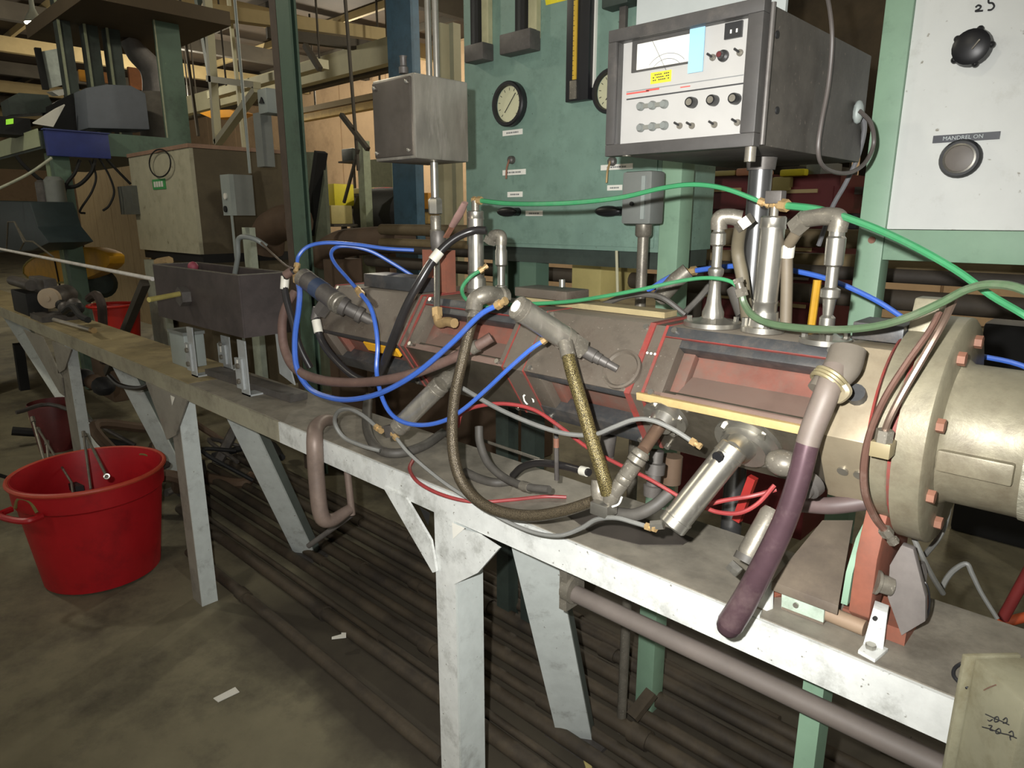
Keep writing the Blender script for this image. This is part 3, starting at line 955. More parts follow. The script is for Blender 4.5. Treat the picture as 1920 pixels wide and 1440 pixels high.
MB().prism([P(1400, 1150, Z=BZ), P(1424, 1160, Z=BZ), P(1428, 1150, Z=BZ), P(1404, 1142, Z=BZ)], (0, 0, 0.005)).build('foot', WHITE, br)
an = T('angle_iron', 'short pale green angle iron with a bolt in front of the wedge plate', 'bracket', P(1510, 1160, Z=BZ))
a0, a1 = P(1465, 1142, Z=BZ + 0.001), P(1543, 1172, Z=BZ + 0.001)
a2, a3 = P(1546, 1135, Y=a1.y), P(1466, 1108, Y=a0.y)
MB().prism([a0, a1, a2, a3], (0, 0.004, 0)).build('face', M('angle_pale_green', (176, 192, 176), 0.5, 0, 0.1, 20, (120, 130, 116), 0.4, 12), an)
MB().prism([a0, a1, a1 + V((0, 0.025, 0)), a0 + V((0, 0.025, 0))], (0, 0, 0.004)).build('foot', WEDGE, an)
p = P(1493, 1134, Y=a0.y)
MB().cyl(p, p - EY * 0.003, 0.004, n=10).build('bolt', CHROME, an)
MB().cyl(P(1548, 1148, Z=BZ + 0.012), P(1622, 1178, Z=BZ + 0.012), 0.011, n=16).thing('round_bar', M('bar_tan', (150, 128, 106), 0.6, 0.1, 0.15, 9), 'short tan round bar lying on the bench under the rust-red support', 'bar')

# ================================================================ air cylinders and ports on the die
def cyl(name, label, a, b, wpx, mat, caps=True, group=None, base=None):
    """air cylinder from a to b (world points); end caps as parts"""
    a, b = V(a), V(b)
    d = (b - a).normalized()
    r = rw(wpx, (a + b) / 2)
    L = (b - a).length
    t = T(name, label, 'cylinder', a if a.z < b.z else b, group)
    MB().lathe(a, d, [(L * 0.1, r * 0.97), (L * 0.9, r * 0.97)], 28).build('tube', mat, t)
    for p, s in ((a, 1), (b, -1)):
        m = MB()
        m.lathe(p, d * s, [(0, r * 0.9), (L * 0.015, r * 1.0), (L * 0.1, r * 1.0), (L * 0.105, r * 1.03), (L * 0.13, r * 1.03)], 28)
        m.build('end_cap', STEEL if mat is not CHROME else CHROME, t)
    return t, r, d


def chain(t, name, p0, p1, prof, mat, n=18, label=None):
    """turned piece between two points; prof is a list of (fraction, radius)"""
    p0, p1 = V(p0), V(p1)
    L = (p1 - p0).length
    return MB().lathe(p0, p1 - p0, [(f * L, r) for f, r in prof], n).build(name, mat, t, label=label)


# near slanted cylinder above the second section
a, b = P(968, 575, Y=0.745), P(1068, 640, Y=0.835)
t, r, d = cyl('air_cylinder', 'slanted steel air cylinder in the middle over the plain cover plate', a, b, 46, STAIN)
e = uf(P(1160, 690, Y=0.878).x, 0.75, 0.003)
e = V((-0.66, 0.878, 1.2)) if False else P(1158, 692, Y=0.88)
chain(t, 'hex_coupling', b - d * 0.004, b + d * 0.03, [(0, r * 0.75), (0.1, r * 0.95), (0.9, r * 0.95), (1, r * 0.7)], STEEL, 6)
k1 = b + d * 0.03
chain(t, 'rod', k1, e, [(0, r * 0.55), (0.35, r * 0.6), (0.36, r * 0.5), (0.5, r * 0.5), (0.51, r * 0.42), (0.7, r * 0.42), (0.72, r * 0.35), (1, r * 0.33)], STEELDK)
pp = P(1165, 692, Y=0.882)
MB().lathe(pp + UPN * -0.004, UPN, [(0, 0.034), (0.006, 0.034), (0.007, 0.03), (0.003, 0.027), (0.0035, 0.001)], 30).build('port_boss', DIEFACE, t)
MB().cyl(a, a - d * 0.003, r * 0.5).build('white_dot', PAPER, t, label='white end disc')
# near cylinder below the brass strip
bq, aq = P(1378, 838, Y=0.845), P(1258, 988, Y=0.775)
t, r, d = cyl('air_cylinder', 'polished air cylinder slanting down to the bench under the brass strip', aq, bq, 56, CHROME)
s = LON
fc = lf(P(1395, 815, Y=0.88).x, 0.42, 0.0)
chain(t, 'flange', fc, fc + s * 0.02, [(0, 0.048), (0.35, 0.048), (0.4, 0.036), (1, 0.034)], CHROME, 28)
chain(t, 'collar', bq - d * 0.01, fc + s * 0.004, [(0, r * 0.8), (0.4, r * 1.05), (1, r * 1.05)], CHROME, 24)
for k in range(4):
    an_ = math.pi / 4 + k * math.pi / 2
    q = fc + LOD * math.cos(an_) * 0.041 + EX * math.sin(an_) * 0.041
    MB().hexn(q, q + s * 0.013, 0.0055).build('bolt', CHROME, t)
q = aq + d * 0.006
lft = (P(1235, 990, Y=0.77) - aq).normalized()
MB().hexn(q + lft * r * 0.7, q + lft * (r + 0.012), 0.007).build('elbow_fitting', CHROME, t)
q2 = bq - d * 0.012
MB().cyl(q2 - V((0.2, 1, 0)).normalized() * (r + 0.006), q2, 0.008, n=12).build('port_plug', BLACK, t)
# port left of it with rod and nut
fc2 = lf(P(1245, 775, Y=0.88).x, 0.3, 0.0)
t = T('injection_port', 'round bolted port with a long nut and rod left of the polished cylinder', 'port', P(1140, 940, Y=0.79))
chain(t, 'flange', fc2, fc2 + LON * 0.022, [(0, 0.036), (0.35, 0.036), (0.4, 0.022), (1, 0.018)], CHROME, 26)
for k in range(4):
    an_ = 0.3 + k * math.pi / 2
    q = fc2 + LOD * math.cos(an_) * 0.03 + EX * math.sin(an_) * 0.03
    MB().hexn(q, q + LON * 0.012, 0.005).build('bolt', CHROME, t)
r0 = fc2 + LON * 0.02
r1, r2, r3, r4 = P(1205, 845, Y=0.82), P(1190, 868, Y=0.81), P(1152, 925, Y=0.795), P(1140, 943, Y=0.79)
chain(t, 'rod', r0, r1, [(0, 0.01), (1, 0.0095)], M('rod_tan', (100, 80, 66), 0.45, 0.3, 0.2, 24))
chain(t, 'nut', r1, r2, [(0, 0.011), (0.2, 0.014), (0.45, 0.014), (0.5, 0.0115), (0.55, 0.014), (0.95, 0.014), (1, 0.012)], STEEL, 20)
chain(t, 'body', r2, r3, [(0, 0.010), (0.05, 0.0125), (0.4, 0.0125), (0.42, 0.0115), (0.45, 0.0125), (0.6, 0.0125), (0.63, 0.0115), (0.66, 0.012), (1, 0.011)], STEEL, 20)
chain(t, 'tip', r3, r4, [(0, 0.012), (0.5, 0.013), (1, 0.009)], STEEL)
# cylinder on the far sections, front side
aq, bq = P(745, 803, Y=0.80), P(828, 720, Y=0.84)
t, r, d = cyl('air_cylinder', 'worn steel air cylinder slanting down behind the low blue loop', aq, bq, 36, STAIN)
f3 = P(868, 690, Y=0.9)
chain(t, 'rod_nose', bq, f3, [(0, r * 0.8), (0.3, r * 0.95), (0.5, r * 0.6), (1, r * 0.5)], STEEL)
q = P(726, 812, Y=0.795)
MB().obox((q + aq) / 2, V((0.014, 0, 0.004)), V((0, 0.01, 0)), V((-0.004, 0, 0.012))).build('tee_block', STEELDK, t, bevel=0.001)
# dark one at the far end
aq, bq = P(567, 520, Y=0.84), P(640, 572, Y=0.85)
t, r, d = cyl('air_cylinder', 'dark greasy air cylinder at the far end of the machine', aq, bq, 38, STEELDK)
f4 = P(705, 606, Y=0.9)
chain(t, 'rod', bq, f4, [(0, r * 0.9), (0.15, r * 0.9), (0.17, r * 0.65), (0.45, r * 0.65), (0.47, r * 0.8), (0.6, r * 0.8), (0.62, r * 0.5), (1, r * 0.5)], STEELDK)
q = (aq * 0.55 + bq * 0.45)
MB().lathe(q - d * 0.014, d, [(0, r * 1.01), (0.03, r * 1.01)], 24).build('blue_band', M('navy_band', (50, 62, 84), 0.5), t, label='dark blue band')
MB().hexn(P(600, 585, Y=0.84), P(618, 560, Y=0.848), 0.019).build('tee_branch', STEELDK, t)
# upright cylinders on top
def standing(label, base, top, wpx, flange, mat=CHROME):
    t, r, d = cyl('air_cylinder', label, base, top, wpx, mat)
    MB().lathe(base - EZ * 0.028, EZ, [(0, r * flange), (0.008, r * flange), (0.009, r * 1.25), (0.03, r * 1.15)], 28).build('flange', CHROME, t)
    for k in range(4):
        a_ = 0.6 + k * math.pi / 2
        q = base + V((math.cos(a_), math.sin(a_), 0)) * r * (flange - 0.28) - EZ * 0.02
        MB().hexn(q, q + EZ * 0.012, 0.0048).build('bolt', CHROME, t)
    return t, r


bs = P(1432, 590, Y=0.985)
bs.z = 1.314
tp = P(1447, 405, Y=0.985)
tp.x, tp.y = bs.x + 0.002, bs.y
t, r5 = standing('tall bright air cylinder standing on top below the instrument pole', bs, tp, 46, 1.75)
MB().cyl(tp, tp + EZ * 0.02, 0.006, n=10).build('stem', STEEL, t)
tee = tp + EZ * 0.026
MB().box(tee - V((0.012, 0.009, 0.009)), tee + V((0.012, 0.009, 0.009))).build('tee', STEELDK, t, bevel=0.002)
bs6 = P(893, 523, Y=0.985)
tp6 = P(890, 395, Y=0.985)
tp6.x, tp6.y = bs6.x, bs6.y
t, r6 = standing('bright air cylinder standing at the middle in front of the green cabinet', bs6, tp6, 31, 1.2)
MB().cyl(V((bs6.x, bs6.y, 1.286)), bs6 - EZ * 0.02, r6 * 0.75).build('spigot', BRASS, t)
MB().cyl(tp6, tp6 + EZ * 0.02, 0.008, n=10).build('stem', STEEL, t)


def port(label, px, spec, flange_r, Y=0.985, elbow=None):
    """slim injection rod standing on top: spec is a list of (picture y, radius)"""
    zs = [(P(px, y, Y=Y).z, r) for y, r in spec]
    b = V((P(px, spec[0][0], Y=Y).x, Y, 1.286))
    t = T('injection_port', label, 'port', b)
    m = MB().lathe(b, EZ, [(0, flange_r), (0.007, flange_r), (0.009, flange_r * 0.6), (0.013, flange_r * 0.42)], 30)
    m.build('flange', CHROME, t)
    for k in range(4):
        a_ = 0.5 + k * math.pi / 2
        q = b + V((math.cos(a_), math.sin(a_), 0)) * flange_r * 0.8 + EZ * 0.006
        MB().hexn(q, q + EZ * 0.009, 0.0045).build('bolt', CHROME, t)
    z0 = b.z + 0.012
    prof = [(z0 - b.z, zs[0][1])] + [(z - b.z, r) for z, r in zs]
    for i in range(1, len(prof)):
        if prof[i][0] <= prof[i - 1][0]:
            prof[i] = (prof[i - 1][0] + 0.0005, prof[i][1])
    MB().lathe(b, EZ, prof, 20).build('rod', CHROME, t)
    tip = V((b.x, Y, zs[-1][0]))
    if elbow:
        dx, dy = elbow
        m = MB()
        m.tube([tip + V((0, 0, -0.012)), tip + V((0, 0, 0.004)), tip + V((dx * 0.4, dy * 0.4, 0.007)), tip + V((dx, dy, 0.004))], 0.0122, n=12)
        m.build('elbow', STEEL, t)
        q = tip + V((dx, dy, 0.004))
        MB().hexn(q, q + V((dx * 0.3, dy * 0.3, -0.012)), 0.0145).build('elbow_nut', STEEL, t)
    return t, tip


t1, tip1 = port('slim steel injection rod on a round flange left of the tall cylinder', 1337,
                [(585, 0.017), (570, 0.012), (548, 0.0095), (520, 0.0095), (512, 0.012), (504, 0.012), (500, 0.0078), (462, 0.0078), (458, 0.0118), (438, 0.0118), (434, 0.0085), (415, 0.0085)], 0.044, elbow=(0.028, 0.014))
t2, tip2 = port('slim steel injection rod with a large coupling right of the tall cylinder', 1549,
                [(618, 0.010), (595, 0.010), (590, 0.0065), (560, 0.0085), (556, 0.0125), (542, 0.0125), (538, 0.0078), (500, 0.0078), (496, 0.0118), (462, 0.0122), (446, 0.0122), (442, 0.0098), (416, 0.0098)], 0.033, Y=0.95, elbow=(-0.05, 0.02))
t3, tip3 = port('thin steel injection rod at the middle beside the standing cylinder', 940,
                [(585, 0.008), (560, 0.0075), (548, 0.0075), (546, 0.012), (536, 0.012), (534, 0.008), (500, 0.008), (496, 0.0125), (470, 0.0125), (466, 0.0105), (448, 0.0105)], 0.02, Y=1.0, elbow=(-0.022, -0.004))
# tee with dusty elbow above the braided hose on the left
vt = T('valve_tee', 'dusty grey valve tee with a round branch left of the slanted cylinder', 'valve', P(905, 585, Y=0.87))
MB().tube([P(888, 585, Y=0.83), P(893, 562, Y=0.84), P(915, 552, Y=0.86), P(940, 556, Y=0.9)], 0.016, n=12).build('elbow', STEEL, vt)
MB().lathe(P(945, 558, Y=0.9), P(915, 553, Y=0.86) - P(945, 558, Y=0.9), [(0, 0.019), (0.012, 0.019), (0.014, 0.015), (0.03, 0.015)], 14).build('nut', STEEL, vt)
MB().hexn(P(925, 548, Y=0.93), P(926, 575, Y=0.93), 0.014).build('branch', BRASS, vt)
# handle standing on the pipe
lv = T('ball_valve', 'ball valve with a long worn lever handle on the vertical pipe', 'valve', P(830, 455, Y=0.97))
m = MB()
m.beam(P(836, 445, Y=0.96), P(852, 418, Y=0.955), 0.012, 0.004)
m.build('lever_neck', BOLTR, lv)
m = MB()
m.tube([P(848, 424, Y=0.955), P(860, 404, Y=0.953), P(872, 380, Y=0.95)], [0.009, 0.011, 0.008], n=10, flat=0.5)
m.build('lever_grip', M('lever_brown', (150, 120, 112), 0.5, 0.2), lv)
MB().lathe(P(822, 470, Y=0.97), EZ, [(0, 0.013), (0.012, 0.017), (0.03, 0.017), (0.042, 0.013)], 16).build('valve_body', STEELDK, lv)

# ================================================================ stainless box on its pipe
sb = T('stainless_junction_box', 'square stainless steel junction box hung between two bright conduits', 'box', V((-1.2, 0.97, 1.566)))
bx0, bx1, bz0, bz1 = P(701, 225, Y=0.9).x, P(778, 225, Y=0.9).x, P(778, 297, Y=0.9).z, P(778, 134, Y=0.9).z
byb = P(878, 225, X=bx1).y
MB().box((bx0, 0.9, bz0), (bx1, byb, bz1)).build('housing', STAIN, sb, bevel=0.004)
MB().box((bx0 + 0.006, 0.894, bz0 + 0.006), (bx1 - 0.006, 0.9, bz1 - 0.006)).build('lid', M('stainless_lid_shaded', (92, 86, 79), 0.36, 0.6, 0.2, 12, (70, 64, 58), 0.4, 12), sb, bevel=0.003)  # shaded front of the box is drawn by a darker lid colour
for x, z in ((bx0 + 0.014, bz0 + 0.016), (bx1 - 0.016, bz1 - 0.016), (bx0 + 0.014, bz1 - 0.016), (bx1 - 0.016, bz0 + 0.016)):
    MB().ball((x, 0.893, z), 0.005, (1, 0.6, 1), 10).build('lid_screw', CHROME, sb)
px_ = P(815, 350, Y=0.985)
pipe = T('conduit', 'bright conduit pipe running down from the stainless box to the machine', 'conduit', V((px_.x, 0.985, 1.3)))
zf = lambda y: P(817, y, Y=0.985).z
MB().lathe(V((px_.x, 0.985, 0)), EZ, [(zf(372), 0.0085), (bz0 - 0.001, 0.0085)], 16).build('pipe', CHROME, pipe)
MB().lathe(V((px_.x, 0.985, 0)), EZ, [(zf(402), 0.012), (zf(400), 0.016), (zf(375), 0.016), (zf(370), 0.011)], 6).build('union_nut', CHROME, pipe)
MB().lathe(V((px_.x, 0.985, 0)), EZ, [(zf(470), 0.011), (zf(452), 0.011), (zf(450), 0.013), (zf(432), 0.013), (zf(430), 0.011), (zf(408), 0.012), (zf(404), 0.01)], 16).build('adapter', STEEL, pipe)
q = P(820, 580, Y=0.9)
MB().tube([V((px_.x, 0.985, zf(466))), P(819, 500, Y=0.95), P(819, 578, Y=0.91)], 0.0068, n=12, smooth=False).build('probe_rod', CHROME, pipe)
MB().hexn(P(819, 578, Y=0.91), P(820, 594, Y=0.905), 0.012).build('brass_nut', BRASS, pipe)
MB().tube([P(820, 592, Y=0.905), P(824, 606, Y=0.9), P(838, 603, Y=0.895), P(852, 606, Y=0.89)], 0.01, n=10).build('brass_elbow', BRASS, pipe)
for k, px in enumerate((804, 818)):
    q = P(px, 100, Y=1.0)
    MB().cyl(V((q.x, q.y, bz1)), V((q.x, q.y, 2.6)), 0.0068, n=14).thing('conduit', CHROME, 'bright thin conduit rising from the stainless box, %s of the pair' % ('left' if k == 0 else 'right'), 'conduit')
MB().lathe(P(757, 138, Y=0.96), EZ, [(0, 0.01), (0.012, 0.01), (0.015, 0.007), (0.03, 0.007), (0.034, 0.009)], 12).thing('cable_gland', STEELDK, 'small grey gland standing on top of the stainless box', 'gland')

# ================================================================ instrument box with glazed door
ib = T('instrument_box', 'dark instrument case with a glazed door and grey meter panel on a pole', 'instrument', V((-0.54, 1.1, 1.547)))
IX0, IX1, IZ0, IZ1, IY = -0.658, -0.424, 1.546, 1.7185, 0.9
IYB = 1.33
MB().box((IX0, IY + 0.02, IZ0), (IX1, IYB, IZ1)).build('case', INSTSIDE, ib, bevel=0.002)
fr = MB()
fr.box((IX0 - 0.003, IY, IZ1 - 0.014), (IX1 + 0.003, IY + 0.02, IZ1 + 0.003))
fr.box((IX0 - 0.003, IY, IZ0 - 0.003), (IX1 + 0.003, IY + 0.02, IZ0 + 0.014))
fr.box((IX0 - 0.003, IY, IZ0 + 0.014), (IX0 + 0.012, IY + 0.02, IZ1 - 0.014))
fr.box((IX1 - 0.018, IY, IZ0 + 0.014), (IX1 + 0.003, IY + 0.02, IZ1 - 0.014))
fr.build('door_frame', INSTDK, ib, bevel=0.0015)
FY = IY + 0.019
MB().box((IX0 + 0.012, FY, IZ0 + 0.014), (IX1 - 0.018, FY + 0.004, IZ1 - 0.014)).build('front_panel', PANEL, ib)
MB().box((IX0 + 0.012, IY + 0.004, IZ0 + 0.014), (IX1 - 0.018, IY + 0.006, IZ1 - 0.014)).build('glass_pane', GLASS, ib)


def onp(x, y, h=0.0):
    p = P(x, y, Y=FY)
    p.y = FY - h
    return p


def prect(x0, y0, x1, y1, name, mat, h0=0.0, h1=0.001, label=None, par=None):
    """small plate on the panel: left edge height range y0..y1 is taken at x0, the right edge follows the rail direction"""
    a, b = onp(x0, y0), onp(x0, y1)
    c_ = onp(x1, y0)
    return MB().box((a.x, FY - h1, b.z), (c_.x, FY - h0, a.z)).build(name, mat, par or ib, label=label)


mf = prect(1188, 75, 1297, 137, 'meter_frame', INSTDK, 0, 0.003)
ms = prect(1198, 84, 1296, 132, 'meter_scale', PAPER, 0.003, 0.004, par=mf)
m = MB()
ctr = onp(1252, 132)
for rr in (0.028, 0.021):
    arc = [ctr + V((math.cos(a) * rr * 1.25, -0.0045, math.sin(a) * rr - 0.006)) for a in [math.radians(35 + 110 * k / 16) for k in range(17)]]
    m.tube(arc, 0.0004, n=4, smooth=False)
m.build('meter_arc', INKGREY, mf)
MB().tube([ctr + V((0, -0.005, 0.0)), onp(1226, 76, 0.005)], 0.0003, n=4, smooth=False).build('meter_needle', INK, mf)
prect(1297, 52, 1325, 138, 'blue_sticker', SKYB, 0.003, 0.0045, label='light blue paper strip')
ys = prect(1221, 137, 1259, 158, 'yellow_sticker', YELLOW, 0.0, 0.001)
m = MB()
for j in range(3):
    for k in range(9):
        if (j * 7 + k * 3) % 5:
            q = onp(1226 + 3.5 * k, 141 + 5 * j - 0.62 * k, 0.0012)
            m.box(q - V((0.0011, 0.0002, 0.0011)), q + V((0.0011, 0.0002, 0.0006)))
m.build('scribble', INK, ys)
tw = prect(1362, 45, 1394, 75, 'thumbwheel', BLACK, 0, 0.004)
for px in (1372, 1383):
    prect(px, 57 - (px - 1372) * 0.2, px + 3, 64 - (px - 1372) * 0.2, 'digit_window', PAPER, 0.004, 0.0045, par=tw)
prect(1175, 172, 1392, 173.6, 'panel_line', INKGREY, 0, 0.0006)
prect(1175, 185.5, 1392, 188, 'panel_line', INK, 0, 0.0006)
prect(1175, 175, 1217, 178, 'red_stripe', REDINK, 0, 0.0007)
prect(1212, 168, 1236, 171.5, 'red_stripe', REDINK, 0, 0.0007)
prect(1276, 163, 1294, 165, 'red_print', REDINK, 0, 0.0007)
for x, y in ((1295, 193), (1335, 189), (1376, 186)):
    p = onp(x + 5, y)
    k_ = MB().lathe(p, -EY, [(0, 0.0074), (0.010, 0.0072), (0.013, 0.0064)], 18).build('knob', BLACK, ib)
    MB().cyl(p - EY * 0.013, p - EY * 0.0135, 0.0046, n=16).build('knob_cap', STEEL, k_)
p = onp(1357, 105)
k_ = MB().lathe(p, -EY, [(0, 0.0078), (0.004, 0.0074), (0.006, 0.0045), (0.014, 0.0042)], 16).build('knob', BLACK, ib)
MB().cyl(p - EY * 0.014, p - EY * 0.0145, 0.0035, n=12).build('knob_cap', REDCAB, k_)
for x, y in ((1275, 236), (1298, 236), (1340, 234), (1383, 230), (1337, 108), (1388, 99)):
    p = onp(x, y)
    k_ = MB().lathe(p, -EY, [(0, 0.0045), (0.003, 0.0042)], 12).build('toggle_switch', STEEL, ib)
    MB().cyl(p, p + V((-0.004, -0.010, 0.004)), 0.0016, n=8).build('toggle_lever', BLACK, k_)
for y in (200, 240):
    for j, x in enumerate((1203, 1225, 1247)):
        p = onp(x, y - 0.1 * (x - 1203))
        k_ = MB().lathe(p, -EY, [(0, 0.0062), (0.005, 0.006), (0.007, 0.0045), (0.008, 0.0045)], 14).build('jack_socket', GREYBOX, ib)
    q0, q1 = onp(1203, y, 0.003), onp(1250, y - 5, 0.003)
    MB().beam(q0, q1, 0.006, 0.004, EZ).build('jack_bar', M('jack_grey%d' % y, (112, 112, 104), 0.6), ib)
MB().cyl((IX1 - 0.006, IY + 0.012, IZ0 - 0.022), (IX1 - 0.006, IY + 0.012, IZ0 - 0.001), 0.0075, n=12).build('hinge_bolt', STEEL, ib)
MB().cyl((IX1 + 0.0035, IY + 0.024, IZ0), (IX1 + 0.0035, IY + 0.024, IZ1), 0.004, n=10).build('hinge_pin', STEELDK, ib)
q = P(1175, 293, Y=0.91)
MB().cyl(q, q + EZ * 0.014, 0.007, n=12).build('latch_bolt', STEEL, ib)
MB().ball(P(1609, 210, X=IX1 + 0.006), 0.012, (0.7, 1, 1.6), 12).build('cable_gland', GREYLT, ib)
for y in (65, 207):
    q = P(1456, y, X=IX1)
    MB().cyl(q, q + EX * 0.002, 0.005, n=10).build('hole', BLACKM, ib)
# pole
px_ = P(1424, 350, Y=1.112)
pl = T('instrument_pole', 'round steel pole carrying the instrument case behind the machine', 'pole', V((px_.x, 1.112, 0.8)))
MB().cyl((px_.x, 1.112, 0.8), (px_.x, 1.112, IZ0 - 0.001), 0.0185, n=24).build('tube', M('pole_steel', (112, 112, 112), 0.3, 0.85, 0.1, 14), pl)
MB().box((px_.x - 0.035, 1.0875, 0.795), (px_.x + 0.035, 1.136, 0.86)).build('clamp_bracket', STEELDK, pl, bevel=0.003)
MB().lathe((px_.x, 1.112, IZ0 - 0.02), EZ, [(0, 0.022), (0.019, 0.024)], 20).build('collar', STEELDK, pl)
hose('instrument_cable', 'dark cable looping below the instrument case side and up out of view', None, 8, M('cable_grey_brown', (86, 80, 76), 0.5), cat='cable',
     pp=[P(x, y, X=IX1 + 0.012 + h) for x, y, h in ((1543, -40, .0), (1556, 20, 0), (1560, 80, 0), (1553, 160, 0), (1540, 230, 0), (1534, 280, 0), (1542, 310, 0), (1566, 323, 0), (1595, 323, .005), (1622, 305, .01), (1638, 270, .012), (1633, 232, .01), (1612, 208, 0))])
hose('instrument_cable', 'straight grey cable running down from the gland of the instrument case', [(1612, 206, 1.3), (1621, 240, 1.32), (1608, 295, 1.34), (1585, 345, 1.36), (1560, 390, 1.38), (1535, 460, 1.4)], 9, M('cable_grey', (104, 104, 106), 0.45), cat='cable')

# ================================================================ green control cabinet
GY = 1.55
gx0, gx1 = P(873, 300, Y=GY).x, P(1285, 300, Y=GY).x
gz0 = 1.362
gc = T('green_cabinet', 'pale green control cabinet with gauges and flow meters behind the machine', 'cabinet', V(((gx0 + gx1) / 2, 1.7, 0)))
xp = P(1237, 400, Y=GY).x
MB().box((gx0, GY, gz0), (xp, GY + 0.28, 2.75)).build('housing', GREENCAB, gc, bevel=0.003)
MB().box((gx0 + 0.025, GY - 0.004, gz0 + 0.012), (xp - 0.012, GY, 2.7)).build('front_plate', GREENCAB, gc, bevel=0.0015)
MB().box((xp + 0.001, GY - 0.002, 0.0), (xp + 0.058, GY + 0.06, 2.75)).build('right_post', GREENFR, gc, bevel=0.003)
for x in (gx0 + 0.03, gx0 + 0.15):
    MB().box((x + 0.06, GY + 0.03, 0.92), (x + 0.13, GY + 0.09, gz0)).build('leg', GREENCOL, gc)
    MB().box((x + 0.065, GY + 0.035, 0), (x + 0.125, GY + 0.085, 0.919)).build('shaded_lower_leg', GREENDK, gc)  # gloom below the bench put into a darker green lower part
MB().box((gx0, GY + 0.02, gz0 - 0.045), (xp, GY + 0.26, gz0)).build('under_frame', GREENDK, gc)


def oncab(x, y, h=0.004):
    p = P(x, y, Y=GY - h)
    return p


def gauge(x, y, r, lab):
    p = oncab(x, y)
    g = T('pressure_gauge', lab, 'gauge', p - EZ * r)
    MB().lathe(p, -EY, [(0, r), (0.018, r), (0.022, r * 0.95), (0.022, r * 0.82), (0.012, r * 0.78)], 32, cap=False).build('bezel', BLACK, g)
    MB().cyl(p - EY * 0.0, p - EY * 0.008, r * 0.8, n=28).build('dial', M('dial_cream_%d' % x, (196, 194, 160), 0.5, 0, 0.05), g)
    MB().beam(p + V((-0.3 * r, -0.0095, -0.35 * r)), p + V((0.4 * r, -0.0095, 0.45 * r)), 0.0025, 0.001).build('needle', INK, g)
    m = MB()
    for k in range(11):
        a_ = math.radians(225 - 27 * k)
        c_ = V((math.cos(a_), 0, math.sin(a_)))
        m.beam(p + c_ * r * 0.6 - EY * 0.0088, p + c_ * r * 0.72 - EY * 0.0088, 0.0015, 0.0008, c_.cross(EY))
    m.build('scale_marks', INK, g)


gauge(959, 196, rw(80, P(959, 196, Y=GY)), 'round pressure gauge with a cream dial on the left of the green cabinet')
gauge(1150, 172, rw(80, P(1150, 172, Y=GY)), 'round pressure gauge half hidden behind the instrument case')


def clabel(x0, y0, x1, y1, words, par=gc, n=0):
    yc = (y0 + y1) / 2
    a, b = oncab(x0, yc), oncab(x1, yc)
    zc = oncab((x0 + x1) / 2, yc).z
    hh = rw(9.5, a)
    a.z, b.z = zc + hh, zc - hh
    o = MB().box((a.x, GY - 0.0055, min(a.z, b.z)), (b.x, GY - 0.004, max(a.z, b.z))).build('label_strip', PAPER, par)
    h = abs(a.z - b.z)
    wd = b.x - a.x
    m = MB()
    k = 0
    x = a.x + wd * 0.2
    while x < b.x - wd * 0.2:
        ln = wd * random.choice((0.04, 0.06, 0.08))
        m.box((x, GY - 0.006, (a.z + b.z) / 2 - h * 0.16), (x + ln, GY - 0.0055, (a.z + b.z) / 2 + h * 0.14))
        x += ln * 1.4
    m.build('print', INKGREY, o)


clabel(943, 246, 980, 251, '')
clabel(943, 322, 986, 324, '')
clabel(952, 363, 980, 366, '')
clabel(986, 399, 1018, 401, '')
clabel(1127, 311, 1187, 315, '')
clabel(1139, 350, 1167, 354, '')
for (x, y, lab) in ((961, 300, 'small red-brown toggle valve above the left label of the green cabinet'), (1150, 303, 'small brass toggle valve above the right label of the green cabinet')):
    p = oncab(x, y)
    g = T('toggle_valve', lab, 'valve', p - EZ * 0.05)
    MB().lathe(p, -EY, [(0, 0.012), (0.012, 0.011), (0.016, 0.006)], 12).build('body', STEELDK, g)
    MB().tube([p + V((0, -0.014, 0)), p + V((0.001, -0.026, -0.025)), p + V((0.002, -0.03, -0.055))], 0.0028, n=8).build('lever', BRASS if x > 1000 else BOLTR, g)
for (x0, x1, y, lab) in ((932, 970, 397, 'black lever handle below the green hose on the left of the green cabinet'), (1115, 1165, 396, 'black lever handle below the green hose beside the grey conduit box')):
    a, b = oncab(x0, y, 0.03), oncab(x1, y, 0.03)
    g = T('lever_handle', lab, 'handle', b - EZ * 0.02)
    MB().ball((a + b) / 2, 1.0, ((b.x - a.x) / 2, 0.012, 0.0145), 16).build('grip', BLACK, g)
    MB().lathe((a * 0.25 + b * 0.75) + EY * 0.029, -EY, [(0, 0.013), (0.02, 0.012)], 14).build('hub', BLACK, g)


def flowmeter(x0, x1, ytop, ybot, bx0, bx1, by0, by1, lab):
    a, b = oncab(x0, ytop), oncab(x1, ybot)
    g = T('flow_meter', lab, 'meter', V(((a.x + b.x) / 2, GY - 0.03, b.z - 0.05)))
    MB().box((a.x, GY - 0.035, b.z), (a.x + (b.x - a.x) * 0.52, GY - 0.005, a.z)).build('tube_slot', BLACKM, g)
    MB().box((a.x + (b.x - a.x) * 0.55, GY - 0.022, b.z), (b.x, GY - 0.005, a.z)).build('scale_plate', M('scale_cream_%d' % x0, (168, 164, 128), 0.6), g)
    a2, b2 = oncab(bx0, by0), oncab(bx1, by1)
    MB().box((a2.x, GY - 0.05, b2.z), (b2.x, GY - 0.004, a2.z)).build('end_block', STEELDK, g, bevel=0.004)
    MB().cyl((a.x + (b.x - a.x) * 0.26, GY - 0.037, b.z), (a.x + (b.x - a.x) * 0.26, GY - 0.037, a.z), 0.007, n=10).build('glass_tube', GLASS, g)


